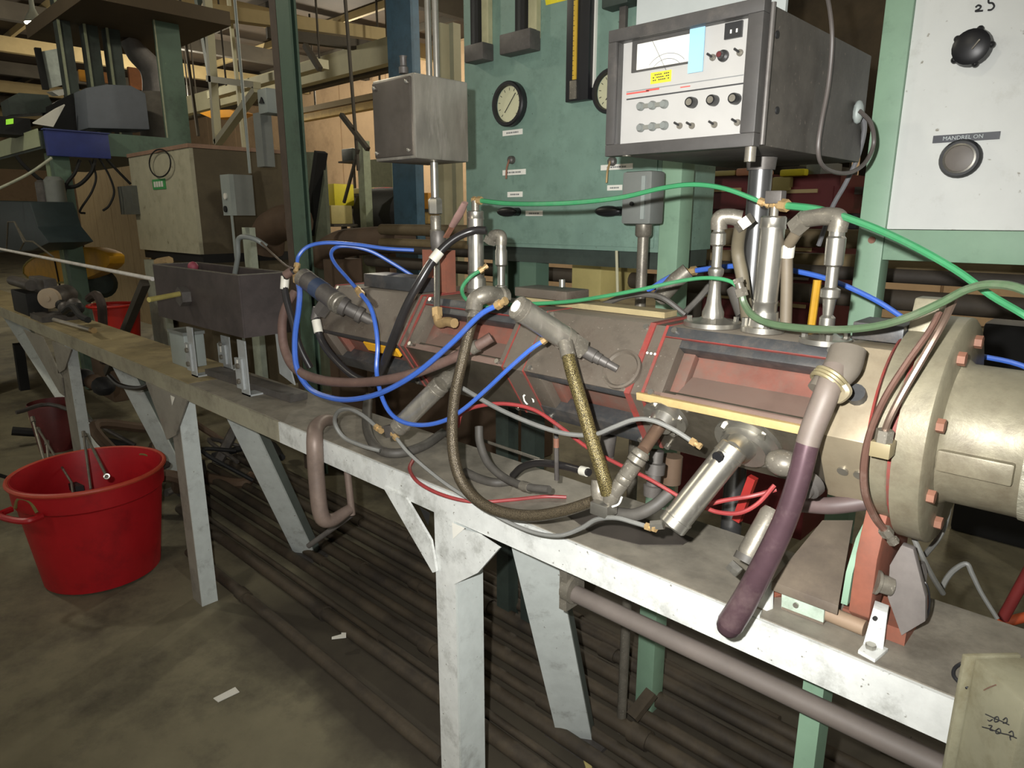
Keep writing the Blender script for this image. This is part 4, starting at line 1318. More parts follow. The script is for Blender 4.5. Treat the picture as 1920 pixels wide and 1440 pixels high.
flowmeter(895, 924, -60, 92, 891, 926, 91, 115, 'left flow meter with a cream scale on the green cabinet')
flowmeter(980, 1014, -60, 72, 957, 1014, 71, 96, 'second flow meter with a wide end block on the green cabinet')
a, b = oncab(1076, -60), oncab(1113, 188)
g = T('flow_meter', 'tall black flow meter with a yellow column on the green cabinet', 'meter', V(((a.x + b.x) / 2, GY - 0.03, b.z)))
MB().box((a.x, GY - 0.03, b.z), (b.x, GY - 0.004, a.z)).build('body', BLACK, g, bevel=0.002)
xx = (a.x + b.x) / 2
yb_ = oncab(1090, 152).z
MB().box((xx - 0.012, GY - 0.034, yb_), (xx - 0.0005, GY - 0.03, a.z)).build('yellow_scale', M('flow_yellow', (196, 160, 52), 0.4, 0, 0.1, 40), g)
MB().box((xx - 0.02, GY - 0.036, b.z + 0.004), (xx + 0.002, GY - 0.03, yb_ - 0.002)).build('foot_fitting', STEEL, g, bevel=0.002)
m = MB()
for k in range(34):
    z = yb_ + 0.01 + 0.012 * k
    m.box((xx - 0.0115, GY - 0.0346, z), (xx - 0.007 - 0.0015 * (k % 5 != 0), GY - 0.034, z + 0.0012))
m.build('scale_marks', INK, g)
MB().box((b.x + 0.0005, GY - 0.012, b.z + 0.03), (b.x + 0.006, GY - 0.004, a.z)).build('white_edge', PAPER, g)
MB().prism([oncab(1020, -15), oncab(1062, -18), oncab(1064, 0), oncab(1024, 10)], (0, -0.0008, 0)).build('yellow_sticker', YELLOW, gc)
# bracket and rod at the upper right of the cabinet
t = T('hanger_bracket', 'dark bracket with a thin rod on the green cabinet behind the instrument case', 'bracket', oncab(1172, 40))
a, b = oncab(1149, -10), oncab(1196, 12)
MB().box((a.x, GY - 0.05, b.z), (b.x, GY - 0.004, a.z)).build('block', GREENDK, t, bevel=0.003)
a, b = oncab(1173, 12), oncab(1183, 60)
MB().box((a.x, GY - 0.03, b.z), (b.x, GY - 0.02, a.z)).build('rod', STEELDK, t)
# white board above, behind the instrument box
slab(MB(), 1197, -60, 1470, 46, 1.44, 0.01).thing('white_board', M('board_white', (200, 206, 204), 0.6, 0, 0.04), 'pale white board above the instrument case', 'board')
# grey conduit body in front of the cabinet
q0, q1 = P(1167, 322, Y=1.4), P(1232, 421, Y=1.4)
t = T('conduit_box', 'grey metal conduit box on a stub pipe in front of the green cabinet', 'box', V(((q0.x + q1.x) / 2, 1.42, 1.2)))
MB().box((q0.x, 1.4, q1.z), (q1.x - 0.02, 1.46, q0.z)).build('body', GREYBOX, t, bevel=0.008)
xm = q0.x + (q1.x - q0.x) * 0.56
MB().box((xm, 1.396, q1.z + 0.012), (xm + 0.01, 1.4, q0.z - 0.012)).build('seam_rib', GREYLT, t)
p = P(1185, 382, Y=1.398)
MB().cyl(p, p - EY * 0.004, 0.005, n=10).build('rust_spot', BLACKM, t)
xq = P(1205, 470, Y=1.43).x
MB().cyl((xq, 1.43, 0), (xq, 1.43, q1.z), 0.0135, n=14).build('pipe', STEEL, t)
MB().lathe((xq, 1.43, q1.z - 0.03), EZ, [(0, 0.016), (0.005, 0.02), (0.03, 0.02)], 14).build('bushing', STEEL, t)

# ================================================================ white cabinet at the right
WY = 1.5
t = T('white_cabinet', 'white enclosure in a green frame with knob and push button at the right', 'cabinet', V((-0.2, 1.6, 0)))
w0, w1, w2 = P(1660, 430, Y=WY), P(1600, 540, Y=WY), P(1652, 487, Y=WY)
fx0, fx1, fx2 = P(1655, 60, Y=WY).x, P(1708, 60, Y=WY).x, 0.35
wz0 = w0.z
MB().box((fx1, WY + 0.004, wz0), (fx2, WY + 0.3, 2.6)).build('enclosure', WHITECAB, t, bevel=0.003)
for x in (fx0, fx2):
    MB().box((x, WY - 0.004, 0), (x + (fx1 - fx0), WY + 0.05, 2.65)).build('frame_post', GREENFR, t, bevel=0.002)
MB().box((fx1 + 0.0005, WY - 0.002, w2.z), (fx2 - 0.0005, WY + 0.045, wz0 - 0.0005)).build('cross_bar', GREENFR, t, bevel=0.002)
p = P(1635, 450, Y=WY - 0.004)
MB().cyl(p + EY * 0.001, p - EY * 0.003, 0.007, n=10).build('rust_bolt', BOLTR, t)
p = P(1827, 93, Y=WY + 0.004)
MB().lathe(p, -EY, [(0, 0.028), (0.006, 0.028), (0.007, 0.022), (0.012, 0.021)], 24).build('knob_base', BLACK, t)
m = MB()
m.lathe(p - EY * 0.012, -EY, [(0, 0.026), (0.004, 0.031), (0.018, 0.029), (0.024, 0.02)], 24)
kb = m.build('knob', BLACK, t)
m = MB()
for k in range(5):
    a_ = 2 * math.pi * k / 5
    q = p + V((math.cos(a_) * 0.029, -0.022, math.sin(a_) * 0.029))
    m.ball(q, 0.006, (1, 1.2, 1), 10)
m.build('knob_lobes', BLACK, kb)
MB().beam(p + V((0.004, -0.037, -0.006)), p + V((0.014, -0.037, 0.008)), 0.006, 0.002).build('pointer_mark', STEEL, kb)
p = P(1802, 298, Y=WY + 0.004)
MB().lathe(p, -EY, [(0, 0.034), (0.008, 0.034), (0.014, 0.03)], 28).build('button_ring', BLACK, t)
MB().lathe(p - EY * 0.013, -EY, [(0, 0.026), (0.004, 0.026), (0.005, 0.023), (0.002, 0.022)], 28, cap=False).build('chrome_ring', CHROME, t)
MB().lathe(p - EY * 0.013, -EY, [(0, 0.022), (0.002, 0.022), (0.003, 0.018)], 28).build('push_button', M('button_grey', (96, 90, 84), 0.5), t)
a, b = P(1750, 262, Y=WY + 0.004), P(1875, 257, Y=WY + 0.004)
lb = MB().box((a.x, WY, a.z - 0.0065), (b.x, WY + 0.004, a.z + 0.0065)).build('label_strip', M('tape_dark', (66, 68, 74), 0.4), t, label='dark embossed label strip with blurred white capitals')
text('MANDREL ON', 0.0098, V(((a.x + b.x) / 2 - 0.004, WY - 0.0004, a.z)), EX, EZ, M('embossed', (176, 184, 184), 0.6), lb)
# handwritten 2 5 at the top of the panel
pw = lambda x, y: P(x, y, Y=WY + 0.003)
m = MB()
m.tube([pw(1829, 14), pw(1834, 10), pw(1839, 12), pw(1836, 17), pw(1829, 21), pw(1843, 20)], 0.0016, n=6)
m.tube([pw(1866, -4), pw(1855, -3), pw(1854, 5), pw(1861, 6), pw(1864, 12), pw(1859, 18), pw(1852, 19)], 0.0016, n=6)
m.build('handwriting', INK, t, label='handwritten digits 2 5 in black marker')

# ================================================================ hoses and tubes
hose('blue_tube', 'thin blue tube arching from the dark cylinder over to the brown bracket', [(557, 498, .84), (560, 480, .85), (578, 462, .87), (612, 455, .9), (665, 458, .95), (725, 466, 1.0), (776, 469, 1.05)], 7, BLUE, fit='s')
hose('blue_tube', 'long low blue tube hanging in a deep loop in front of the machine', [(557, 522, .84), (562, 545, .82), (560, 580, .81), (553, 635, .8), (557, 690, .79), (582, 730, .785), (625, 747, .78), (668, 748, .78), (718, 735, .78), (780, 700, .78), (845, 645, .785), (898, 592, .79), (935, 571, .795)], 10.5, BLUE, fit='se')
hose('blue_tube', 'blue tube with a grey dusty bend looping behind the black hose', [(672, 545, .9), (650, 520, .91), (628, 494, .92), (621, 475, .93), (632, 463, .95), (658, 462, .98), (695, 471, 1.02), (735, 493, 1.06), (778, 520, 1.1)], 7, BLUE, fit='s')
hose('blue_tube', 'blue tube running from the far section under the steel cylinder up to the middle cylinder', [(676, 550, .86), (694, 575, .85), (704, 610, .84), (708, 650, .83), (706, 695, .82), (714, 738, .8), (730, 772, .79), (755, 791, .785), (792, 797, .785), (832, 789, .785), (868, 768, .785), (910, 732, .785), (955, 690, .785), (995, 655, .79), (1020, 638, .8)], 8.5, BLUE, fit='se')
hose('green_tube', 'long green tube from the middle cylinder across the green cabinet to the tall cylinder', [(899, 376, .985), (960, 382, .985), (1060, 381, .985), (1160, 371, .985), (1240, 353, .985), (1300, 346, .985), (1360, 354, .985), (1428, 379, .985)], 9, GREEN, fit='se')
hose('green_tube', 'bright green tube from the tall cylinder sweeping down to the right edge', [(1470, 385, .98), (1540, 394, .96), (1620, 420, .93), (1700, 455, .9), (1790, 505, .87), (1860, 555, .85), (1935, 600, .83), (2060, 690, .84), (2200, 820, .86)], 14, GREEN, fit='s')
hose('green_tube', 'small green tube looping round the middle cylinder foot and along the machine top', [(902, 506, .95), (880, 521, .93), (866, 543, .92), (878, 564, .91), (915, 574, .92), (965, 571, .94), (1060, 566, .95), (1130, 556, .95), (1200, 543, .95), (1280, 526, .945), (1330, 521, .94), (1368, 527, .94), (1388, 543, .94)], 7.5, GREEN, fit='s')
hose('green_hose', 'dusty grey-green hose sagging past the tall cylinder and up to the right', [(1390, 548, .94), (1396, 570, .94), (1412, 592, .93), (1445, 607, .92), (1500, 615, .9), (1570, 618, .87), (1640, 612, .85), (1700, 596, .83), (1760, 570, .82), (1815, 542, .81), (1865, 533, .8), (1930, 548, .79), (2050, 620, .8), (2200, 760, .83)], [14, 14, 15, 16, 17, 17], GREENDUST, fit='s', fmat=STEEL)
hose('black_hose', 'thick shiny black hose with a white sleeve arching down in front of the far sections', [(912, 432, .975), (885, 433, .96), (850, 449, .93), (818, 480, .9), (788, 527, .87), (760, 580, .85), (736, 640, .84), (716, 690, .84), (702, 716, .85)], [15, 15, 16, 17, 17, 17], BLACKH, bands=((3, 22, TAPE, 'white_sleeve'),), n=12)
hose('brown_hose', 'thick dusty brown hose sagging under the far end of the machine', [(552, 548, .86), (536, 575, .83), (529, 610, .81), (534, 655, .8), (556, 693, .795), (605, 713, .79), (680, 717, .79), (755, 706, .79), (830, 680, .8), (890, 651, .82), (922, 632, .84)], [15, 17, 18, 19, 20], DUSTH, n=12, bands=((9, 14, STEEL, 'wire_wrap'),))
hose('black_hose', 'black hose with a white sleeve dropping from the far dark cylinder', [(562, 510, .85), (541, 512, .83), (534, 530, .825), (537, 560, .82), (548, 600, .82), (562, 650, .82), (582, 690, .83)], 13, BLACKH, bands=((2, 24, TAPE, 'white_sleeve'), (1, 16, DUSTH, 'cuff')), n=10)
hose('black_hose', 'black hose with a white sleeve below the elbow of the dark cylinder', [(602, 572, .84), (593, 588, .835), (595, 612, .83), (604, 640, .83), (625, 670, .83), (660, 703, .84), (700, 722, .86)], 14, BLACKH, bands=((2, 24, TAPE, 'white_sleeve'), (1, 24, STEELDK, 'elbow')), n=10)
hose('braided_hose', 'gold braided hose running from the hexagon coupling down to the bench', [(1063, 655, .81), (1072, 695, .8), (1090, 755, .79), (1110, 825, .785), (1130, 890, .785), (1140, 925, .79)], [24, 26, 27, 28], BRAID, n=16, bands=((0, 30, STEEL, 'collar'),))
hose('braided_hose', 'dark braided hose hanging in a long curve from the dusty tee to the bench front', [(890, 588, .83), (880, 622, .81), (866, 680, .79), (853, 740, .78), (848, 800, .775), (851, 855, .77), (865, 902, .765), (895, 938, .765), (940, 960, .77), (1000, 967, .78), (1060, 957, .79), (1112, 940, .8)], [20, 21, 22, 22, 22], BRAID2, n=16, bands=((0, 26, STEEL, 'collar'),))
hose('grey_tube', 'grey tube swinging from behind the braided hose to the polished cylinder', [(868, 728, .82), (930, 764, .81), (1000, 795, .8), (1060, 813, .795), (1112, 815, .79), (1150, 801, .79), (1188, 787, .79), (1222, 788, .79), (1262, 805, .79), (1300, 829, .79)], 9, GREYT, fit='e')
hose('grey_tube', 'thin grey tube running diagonally from the tee block over the white bench lip', [(742, 820, .79), (770, 853, .785), (830, 903, .78), (890, 942, .78), (945, 975, .785), (1000, 998, .79), (1050, 1004, .79), (1090, 990, .79), (1118, 974, .785), (1155, 971, .775), (1190, 980, .77), (1216, 988, .768)], [7, 7, 8, 9, 9], GREYT, fit='se')
hose('grey_tube', 'grey tube loop lying on the bench left of the tee block', [(708, 802, .795), (682, 780, .8), (655, 767, .805), (634, 772, .81), (628, 793, .82), (645, 820, .83), (680, 836, .84), (712, 845, .86)], 8, GREYT, fit='s')
Z0 = BZ + 0.004
hose('red_tube', 'thin red tube lying in a flat curve on the bench top near the front', None, 7, REDT, pp=[P(x, y, Z=Z0) for x, y in ((775, 862), (768, 880), (785, 905), (830, 928), (890, 941), (960, 937), (1020, 931), (1062, 932))])
hose('red_tube', 'red tube arching under the middle section and running right to the polished cylinder', [(858, 800, .84), (866, 775, .84), (895, 762, .84), (945, 757, .85), (1000, 768, .86), (1050, 800, .86), (1100, 838, .85), (1155, 868, .83), (1215, 897, .82), (1275, 932, .82)], 7.5, REDT)
hose('red_tube', 'red tube loop sagging between the polished cylinder and the plum hose, lower strand', [(1315, 948, .87), (1345, 960, .87), (1385, 962, .87), (1420, 945, .88), (1452, 910, .9)], 8.5, REDT)
hose('red_tube', 'upper red tube strand between the polished cylinder and the plum hose', [(1315, 949, .88), (1360, 938, .89), (1410, 930, .9), (1455, 918, .92)], 8.5, REDT)
MB().beam(P(1412, 895, Y=1.0), P(1382, 975, Y=1.0), 0.013, 0.013).thing('red_bar', M('red_bar_paint', (140, 34, 30), .5), 'bright red bar slanting under the machine left of the plum hose', 'bar')
# plum hose with its wrapped clamp and flattened cuff
ph = T('plum_hose', 'thick plum-coloured hose hanging down over the white bench lip', 'hose', P(1372, 1180, Y=0.79))
pp = pts([(1566, 690, .845), (1548, 742, .82), (1518, 820, .805), (1497, 900, .795), (1470, 980, .785), (1428, 1068, .775), (1393, 1132, .77), (1369, 1170, .766)])
rs = [rw(w_, p) for w_, p in zip((44, 46, 43, 42, 43, 46, 48, 49), pp)]
sp_ = spline(pp, 6)
MB().tube(sp_[:14], [rs[0], rs[1], rs[2]], n=20, smooth=False).build('dusty_upper_tube', M('plum_dusty', (106, 96, 88), 0.55, 0.1, 0.16, 16, (112, 98, 94), 0.4, 9), ph, label='dust-covered tan upper stretch')
MB().tube(sp_[12:], [rs[2] * .985, rs[3], rs[4], rs[5], rs[6], rs[7]], n=20, smooth=False).build('tube', PLUM, ph)
dd = (pp[-1] - pp[-2]).normalized()
MB().lathe(pp[-1], dd, [(-0.001, rs[-1] * 0.98), (0.008, rs[-1] * 0.9), (0.014, rs[-1] * 0.68), (0.018, rs[-1] * 0.3), (0.019, 0.0002)], 20).build('end_cap', PLUM, ph)
q0, q1, q2 = P(1590, 655, Y=0.87), P(1578, 690, Y=0.852), P(1556, 715, Y=0.838)
CUFF = M('grey_cuff', (94, 87, 77), 0.75, 0, 0.14, 14)
MB().tube([q0, q1, q2, P(1540, 735, Y=.826)], [0.021, 0.022, 0.019, 0.018], n=14, flat=0.7).build('cuff', CUFF, ph)
dv = (q2 - q1).normalized()
m = MB()
_, u_, v_ = frame(dv)
for kk in range(3):
    cc = q2 - dv * (0.004 - 0.0045 * kk)
    m.tube([cc + (u_ * math.cos(a) + v_ * math.sin(a)) * 0.0205 for a in [2 * math.pi * k / 20 for k in range(20)]], 0.0028, n=6, closed=True, smooth=False)
m.build('wire_wrap', M('wire_pale', (140, 130, 100), 0.45, 0.4), ph)
MB().tube([P(1582, 722, Y=.83), P(1588, 735, Y=.83), P(1572, 748, Y=.83), P(1560, 742, Y=.83)], 0.006, n=8).build('wire_twist', M('wire_twist', (140, 130, 106), 0.5, 0.3), ph)
# brown tubes round the flange
hose('brown_tube', 'brown metal tube bent round the left side of the barrel flange', [(1762, 585, .87), (1742, 622, .86), (1702, 678, .85), (1660, 745, .84), (1632, 810, .836), (1620, 870, .836), (1622, 925, .84), (1640, 970, .85), (1662, 998, .86)], [12, 12, 13, 14, 14], COPPER, fit='e', fmat=STEEL)
hose('brown_tube', 'straight shiny tube in front of the flange ending in a square fitting', [(1788, 562, .87), (1768, 605, .85), (1730, 672, .835), (1692, 738, .825), (1668, 785, .82), (1657, 815, .82)], [15, 14, 14, 13], M('tube_shiny', (112, 94, 82), 0.3, 0.5, 0.12, 14), fit='')
ft = T('square_fitting', 'square tan fitting at the lower end of the shiny tube on the flange', 'fitting', P(1656, 852, Y=.822))
MB().hexn(P(1660, 806, Y=.82), P(1656, 828, Y=.82), 0.0095).build('nut', STEEL, ft)
p = P(1655, 840, Y=.825)
MB().obox(p, V((0.0105, 0, 0)), V((0, 0.012, 0)), V((0, 0, 0.009))).build('block', M('block_tan', (136, 124, 94), 0.5, 0.2, 0.1), ft, bevel=0.001)
hose('grey_cable', 'grey cable running down right from under the flange', [(1708, 985, .99), (1714, 1010, .99), (1730, 1045, 1.0), (1748, 1080, 1.04), (1768, 1112, 1.1)], 10, GREYT, cat='cable')
hose('grey_cable', 'grey cable curving down behind the barrel bolts to the left', [(1779, 930, 1.05), (1776, 965, 1.05), (1762, 1005, 1.06), (1735, 1040, 1.1)], 10, GREYT, cat='cable')
hose('bent_tube', 'bent grey tube with a corner fitting behind the bench at the right', [(1764, 1106, 1.2), (1775, 1085, 1.2), (1790, 1068, 1.2), (1812, 1057, 1.2), (1822, 1075, 1.2), (1840, 1112, 1.2), (1870, 1160, 1.2)], [10, 10, 10, 9, 8, 8], GREYT, cat='tube')
MB().cyl(P(1878, 1168, Z=0.5), P(1960, 1148, Z=0.5), 0.012, n=10).thing('orange_cable', M('orange_cord', (214, 96, 54), 0.5), 'bright orange cable behind the bench at the right edge', 'cable')
MB().cyl(P(1880, 1160, Y=1.5), P(1935, 1060, Y=1.5), 0.01, n=10).thing('red_rod', M('red_rod_dark', (120, 40, 38), 0.6), 'dark red rod slanting behind the bench at the right edge', 'rod')
hose('black_cable', 'short black cable loop behind the grimy box at the lower right', [(1835, 1243, .74), (1808, 1243, .73), (1791, 1252, .73), (1788, 1266, .73), (1798, 1279, .73), (1814, 1290, .73)], 7, BLACK, cat='cable')
hose('blue_tube', 'blue tube far behind the tall cylinder running right behind the barrel', [(1300, 508, 1.2), (1360, 500, 1.2), (1425, 498, 1.2), (1490, 508, 1.2), (1560, 526, 1.2), (1640, 562, 1.2), (1700, 600, 1.2), (1770, 640, 1.2), (1830, 665, 1.2), (1935, 694, 1.2), (2060, 790, 1.22), (2120, 980, 1.25), (2150, 1250, 1.3)], 10, BLUE, fit='s')
hose('blue_tube', 'short blue tube behind the green tube beside the grey bracket', [(1215, 545, 1.15), (1240, 528, 1.15), (1258, 518, 1.15)], 9, BLUE)
MB().tube([P(1236, 560, Y=1.15), P(1268, 525, Y=1.15), P(1290, 508, Y=1.16)], 0.016, n=12, smooth=False).thing('rear_cylinder', STEEL, 'short grey cylinder slanting behind the machine top', 'cylinder')
hose('brown_hose', 'brownish hose hanging from the elbow of the left injection rod', None, 24, M('hose_olive', (104, 96, 78), 0.6, 0, 0.15, 14), pp=[tip1 + V((0.028, 0.015, 0.0)), P(1383, 470, Y=1.03), P(1392, 520, Y=1.03), P(1398, 570, Y=1.04), P(1402, 600, Y=1.05)], n=12)
hose('brown_hose', 'straight brownish hose with a white cuff beside the tall cylinder', None, 22, M('hose_olive2', (104, 94, 78), 0.6, 0, 0.15, 14), pp=[tip2 + V((-0.048, 0.02, 0.004)), P(1486, 448, Y=.99), P(1476, 470, Y=1.0), P(1475, 530, Y=1.0), P(1473, 612, Y=1.0)], n=12, bands=((2, 24, TAPE, 'white_cuff'), (0, 20, STEEL, 'elbow')))
hose('grey_hose', 'grey rubber hose lying over the top edge of the second section', [(1130, 572, 1.05), (1170, 556, 1.05), (1210, 552, 1.05), (1245, 560, 1.05), (1285, 590, 1.06)], 11, GREYDK)
hose('grey_hose', 'dark grey hose rising behind the left injection rod', [(1280, 590, 1.07), (1310, 560, 1.08), (1335, 530, 1.1)], 12, GREYDK)
MB().cyl(P(1378, 540, Y=1.07), P(1396, 590, Y=1.06), 0.014, n=12).thing('hose_end', GREYDK, 'grey hose end with a bright rim behind the left injection rod', 'hose')
hose('grey_hose', 'dusty grey hose lying in a ring under the steel cylinder on the bench', None, 18, GREYDK, pp=[P(x, y, Z=BZ + 0.012) for x, y in ((690, 745), (688, 800), (705, 838), (740, 850), (790, 838), (830, 812))], n=10)
hose('grey_hose', 'grey hose coming down behind the braided hose and turning right on the bench', [(898, 800, .93), (900, 830, .92), (915, 868, .91), (945, 895, .9), (985, 912, .89), (1030, 918, .89)], [16, 16, 15, 15], GREYDK, n=10, bands=((4, 20, STEEL, 'sleeve'),))
hose('grey_hose', 'dark hose with a pale sleeve end lying behind the bench fittings', [(962, 892, .97), (980, 876, .96), (1010, 868, .95), (1050, 872, .94), (1105, 886, .93)], 15, BLACKH, n=10, bands=((4, 16, TAPE, 'sleeve_end'),))
hose('grey_hose', 'broad pale grey hose lying flat on the bench behind the dark braided hose', None, 17, GREYDK, pp=[P(x, y, Z=BZ + 0.008) for x, y in ((872, 885), (900, 898), (930, 905), (960, 902))], n=10)
hose('grey_hose', 'thick grey hose rising from the bench fitting to the right behind the nut body', [(1150, 962, .82), (1190, 965, .82), (1225, 950, .83), (1255, 925, .85)], 24, GREYDK, n=12)
cl = T('bench_fitting', 'steel clamp fitting on the bench where the braided hoses meet', 'fitting', P(1130, 950, Y=.8))
MB().tube([P(1124, 900, Y=.81), P(1124, 925, Y=.805), P(1134, 945, Y=.8), P(1150, 955, Y=.8)], 0.013, n=12).build('elbow', STEEL, cl)
MB().obox(P(1132, 952, Y=.79), V((0.016, 0, 0)), V((0, 0.014, 0)), V((0, 0, 0.01))).build('clamp_block', CHROME, cl, bevel=0.002)
MB().hexn(P(1112, 950, Y=.785), P(1122, 955, Y=.785), 0.006).build('brass_nut', BRASS, cl)
MB().tube([P(1148, 950, Y=.785), P(1160, 945, Y=.785), P(1166, 932, Y=.785)], 0.0016, n=6).build('tie_wire', PAPER, cl)
pt = T('thin_rod', 'pale thin rod lying along the rear edge of the bench behind the hoses', 'rod', P(930, 830, Z=BZ))
MB().cyl(P(900, 824, Z=BZ + 0.006), P(1012, 862, Z=BZ + 0.006), 0.004, n=8).build('shaft', STEEL, pt)
hose('drop_pipe', 'short grey pipe with a nut hanging under the middle section', [(1043, 790, .93), (1043, 830, .93), (1044, 900, .93)], 9, STEELDK, bands=((1, 18, BOLTR, 'nut'),), cat='pipe')
st = T('small_cylinder', 'short grey cylinder under the near section between the hoses', 'cylinder', P(1140, 860, Y=.95))
MB().cyl(P(1136, 858, Y=.95), P(1142, 815, Y=.95), 0.014, n=14).build('body', STEELDK, st)
MB().cyl(P(1136, 859, Y=.95), P(1136, 855, Y=.95), 0.015, n=14).build('rim', STEEL, st)
t = T('lower_port', 'greasy lower port with a screwed joint behind the nut body', 'port', P(1228, 925, Y=.95))
chain(t, 'stem', P(1232, 845, Y=.95), P(1222, 930, Y=.94), [(0, .012), (.25, .012), (.27, .017), (.5, .017), (.52, .012), (.75, .012), (.77, .016), (1, .014)], STEELDK)
MB().cyl(P(1262, 855, Y=1.05), P(1258, 905, Y=1.05), 0.018, n=14).thing('rust_roll', BROWNP, 'rust-brown short roll behind the machine under the near section', 'roll')
# small cylinder with fitting under the plum hose
t = T('side_cylinder', 'small dull cylinder with a chrome end fitting beside the plum hose on the bench', 'cylinder', P(1390, 1060, Z=BZ))
chain(t, 'body', P(1450, 955, Y=.87), P(1400, 1045, Y=.83), [(0, .012), (.1, .015), (.9, .015), (1, .013)], STEEL)
MB().cyl(P(1402, 1042, Y=.83), P(1396, 1054, Y=.825), 0.016, n=16).build('collar', GREYDK, t)
MB().hexn(P(1368, 1058, Y=.815), P(1386, 1074, Y=.815), 0.0085).build('chrome_fitting', CHROME, t)
MB().tube([P(1505, 945, Y=.93), P(1560, 948, Y=.93), P(1625, 940, Y=.94)], 0.012, n=12).thing('cross_pipe', M('cross_pipe_plum', (88, 74, 72), 0.5), 'grey-plum pipe passing under the adapter to the rust-red support', 'pipe')
MB().ball(P(1468, 868, Y=.86), 0.02, (1.2, 1, .9), 14).thing('round_plug', STEEL, 'rounded steel plug low on the near section beside the plum hose', 'plug')
MB().lathe(P(1525, 905, Y=.86), V((-.3, -1, -.4)), [(0, 0.017), (0.012, 0.017), (0.014, 0.012), (0.02, 0.012)], 16).thing('round_plug', STEELDK, 'dark plug with a bright ring right of the plum hose', 'plug')

# ================================================================ C-clamp
ck = T('c_clamp', 'big rusty C-clamp gripping the bench at its front edge', 'clamp', P(590, 985, Y=.83))
CL = M('clamp_iron', (124, 108, 98), 0.5, 0.2, 0.18, 14, (90, 78, 72), 0.4, 8)
MB().tube([P(625, 788, Y=.95), P(606, 789, Y=.9), P(592, 803, Y=.86), P(590, 830, Y=.835), P(593, 890, Y=.83), P(602, 965, Y=.83), P(622, 975, Y=.86), P(655, 955, Y=.92)], [0.014, 0.017, 0.02, 0.021, 0.021, 0.021, 0.018, 0.014], n=12).build('frame', CL, ck)
MB().cyl(P(650, 872, Y=.93), P(660, 965, Y=.93), 0.0095, n=12).build('screw', CL, ck)
MB().cyl(P(578, 1024, Y=.9), P(660, 965, Y=.98), 0.008, n=10).build('handle', STEELDK, ck)

# ================================================================ black tank with its brackets
tk = T('black_tank', 'open black steel tank standing on bright brackets on the bench', 'tank', V((-2.35, 1.0, BZ)))
k0, k1 = P(286, 497, Y=.93), P(447, 516, Y=.93)
k2 = P(456, 634, Y=.93)
tz0, tz1 = k2.z, (k0.z + k1.z) / 2
tx0, tx1 = k0.x, (k1.x + k2.x) / 2
ty1 = P(543, 560, X=tx1).y
for nm, a, b in (('front_wall', (tx0, .93, tz0), (tx1, .936, tz1)), ('back_wall', (tx0, ty1 - .006, tz0), (tx1, ty1, tz1)),
                 ('end_wall', (tx0, .9365, tz0), (tx0 + .006, ty1 - .0065, tz1)), ('end_wall', (tx1 - .006, .9365, tz0), (tx1, ty1 - .0065, tz1)), ('bottom', (tx0 + .0065, .9365, tz0), (tx1 - .0065, ty1 - .0065, tz0 + .006))):
    MB().box(a, b).build(nm, TANK, tk)
p = P(352, 555, Y=.93)
MB().cyl(p + EY * .003, p - EY * .03, 0.034, n=6).build('nozzle_boss', STEELDK, tk)
MB().tube([P(440, 515, Y=1.0), P(446, 480, Y=1.0), P(448, 447, Y=1.0), P(475, 447, Y=1.02), P(500, 462, Y=1.05)], 0.008, n=10).thing('bent_pipe', GREYBOX, 'thin grey pipe bent over above the tank rim', 'pipe')
hose('brown_cable', 'thin brown cable from the bent pipe over to the far dark cylinder', [(490, 455, 1.03), (510, 475, 1.0), (535, 497, .92), (548, 503, .87)], 4, M('cable_brown', (90, 76, 64), 0.6), cat='cable')
MB().cyl(P(279, 562, Y=.78), P(337, 551, Y=.9), 0.0085, n=12).thing('brass_rod', M('brass_rod_mat', (214, 200, 120), 0.35, 0.4), 'short pale brass rod pointing left out of the tank nozzle', 'rod')
m = MB()
for a, b in (((tx0, .933), (tx1, .933)), ((tx1 - .003, .933), (tx1 - .003, ty1)), ((tx0, ty1 - .003), (tx1, ty1 - .003)), ((tx0 + .003, .933), (tx0 + .003, ty1))):
    m.beam(V((a[0], a[1], tz1 + .0015)), V((b[0], b[1], tz1 + .0015)), .006, .003)
m.build('rim', STEEL, tk, label='paler edge strip standing for the rim highlight')  # steel strips added as a painted highlight along the tank rim
MB().hexn(P(295, 492, Y=1.02), P(318, 488, Y=1.02), 0.016).thing('brass_fitting', BRASS, 'ribbed brass fitting on the far left tank rim', 'fitting')
MB().ball(P(362, 500, Y=1.05), 0.02).thing('pink_lump', M('pink', (150, 70, 84), 0.6), 'small pinkish lump inside the tank', 'lump')


def bracket(label, x0, y0, x1, y1, slotx, Y=.93, foot=True):
    a, b = P(x0, y0, Y=Y), P(x1, y1, Y=Y)
    zb = BZ
    t = T('tank_bracket', label, 'bracket', V(((a.x + b.x) / 2, Y, zb)), 'adjustable brackets under the black tank')
    MB().box((a.x, Y - .004, zb), (b.x, Y, a.z)).build('plate', ZINC, t)
    w_ = (b.x - a.x)
    zm = (zb + a.z) / 2
    MB().box((a.x - w_ * .25, Y - .012, zb + .02), (a.x + w_ * .6, Y - .0045, zm + .03)).build('slide', ZINC, t)
    for k in range(2):
        q = V((a.x + w_ * (.2 + .05 * k), Y - .012, zb + .045 + .05 * k))
        MB().hexn(q, q - EY * .008, .009).build('bolt', STEEL, t)
    MB().box((a.x + w_ * .05, Y - .0125, zm), (a.x + w_ * .2, Y - .012, zm + .025)).build('slot_glint', PAPER, t)
    MB().box((a.x, Y - .004, zb), (b.x, Y + .05, zb + .005)).build('foot', ZINC, t)


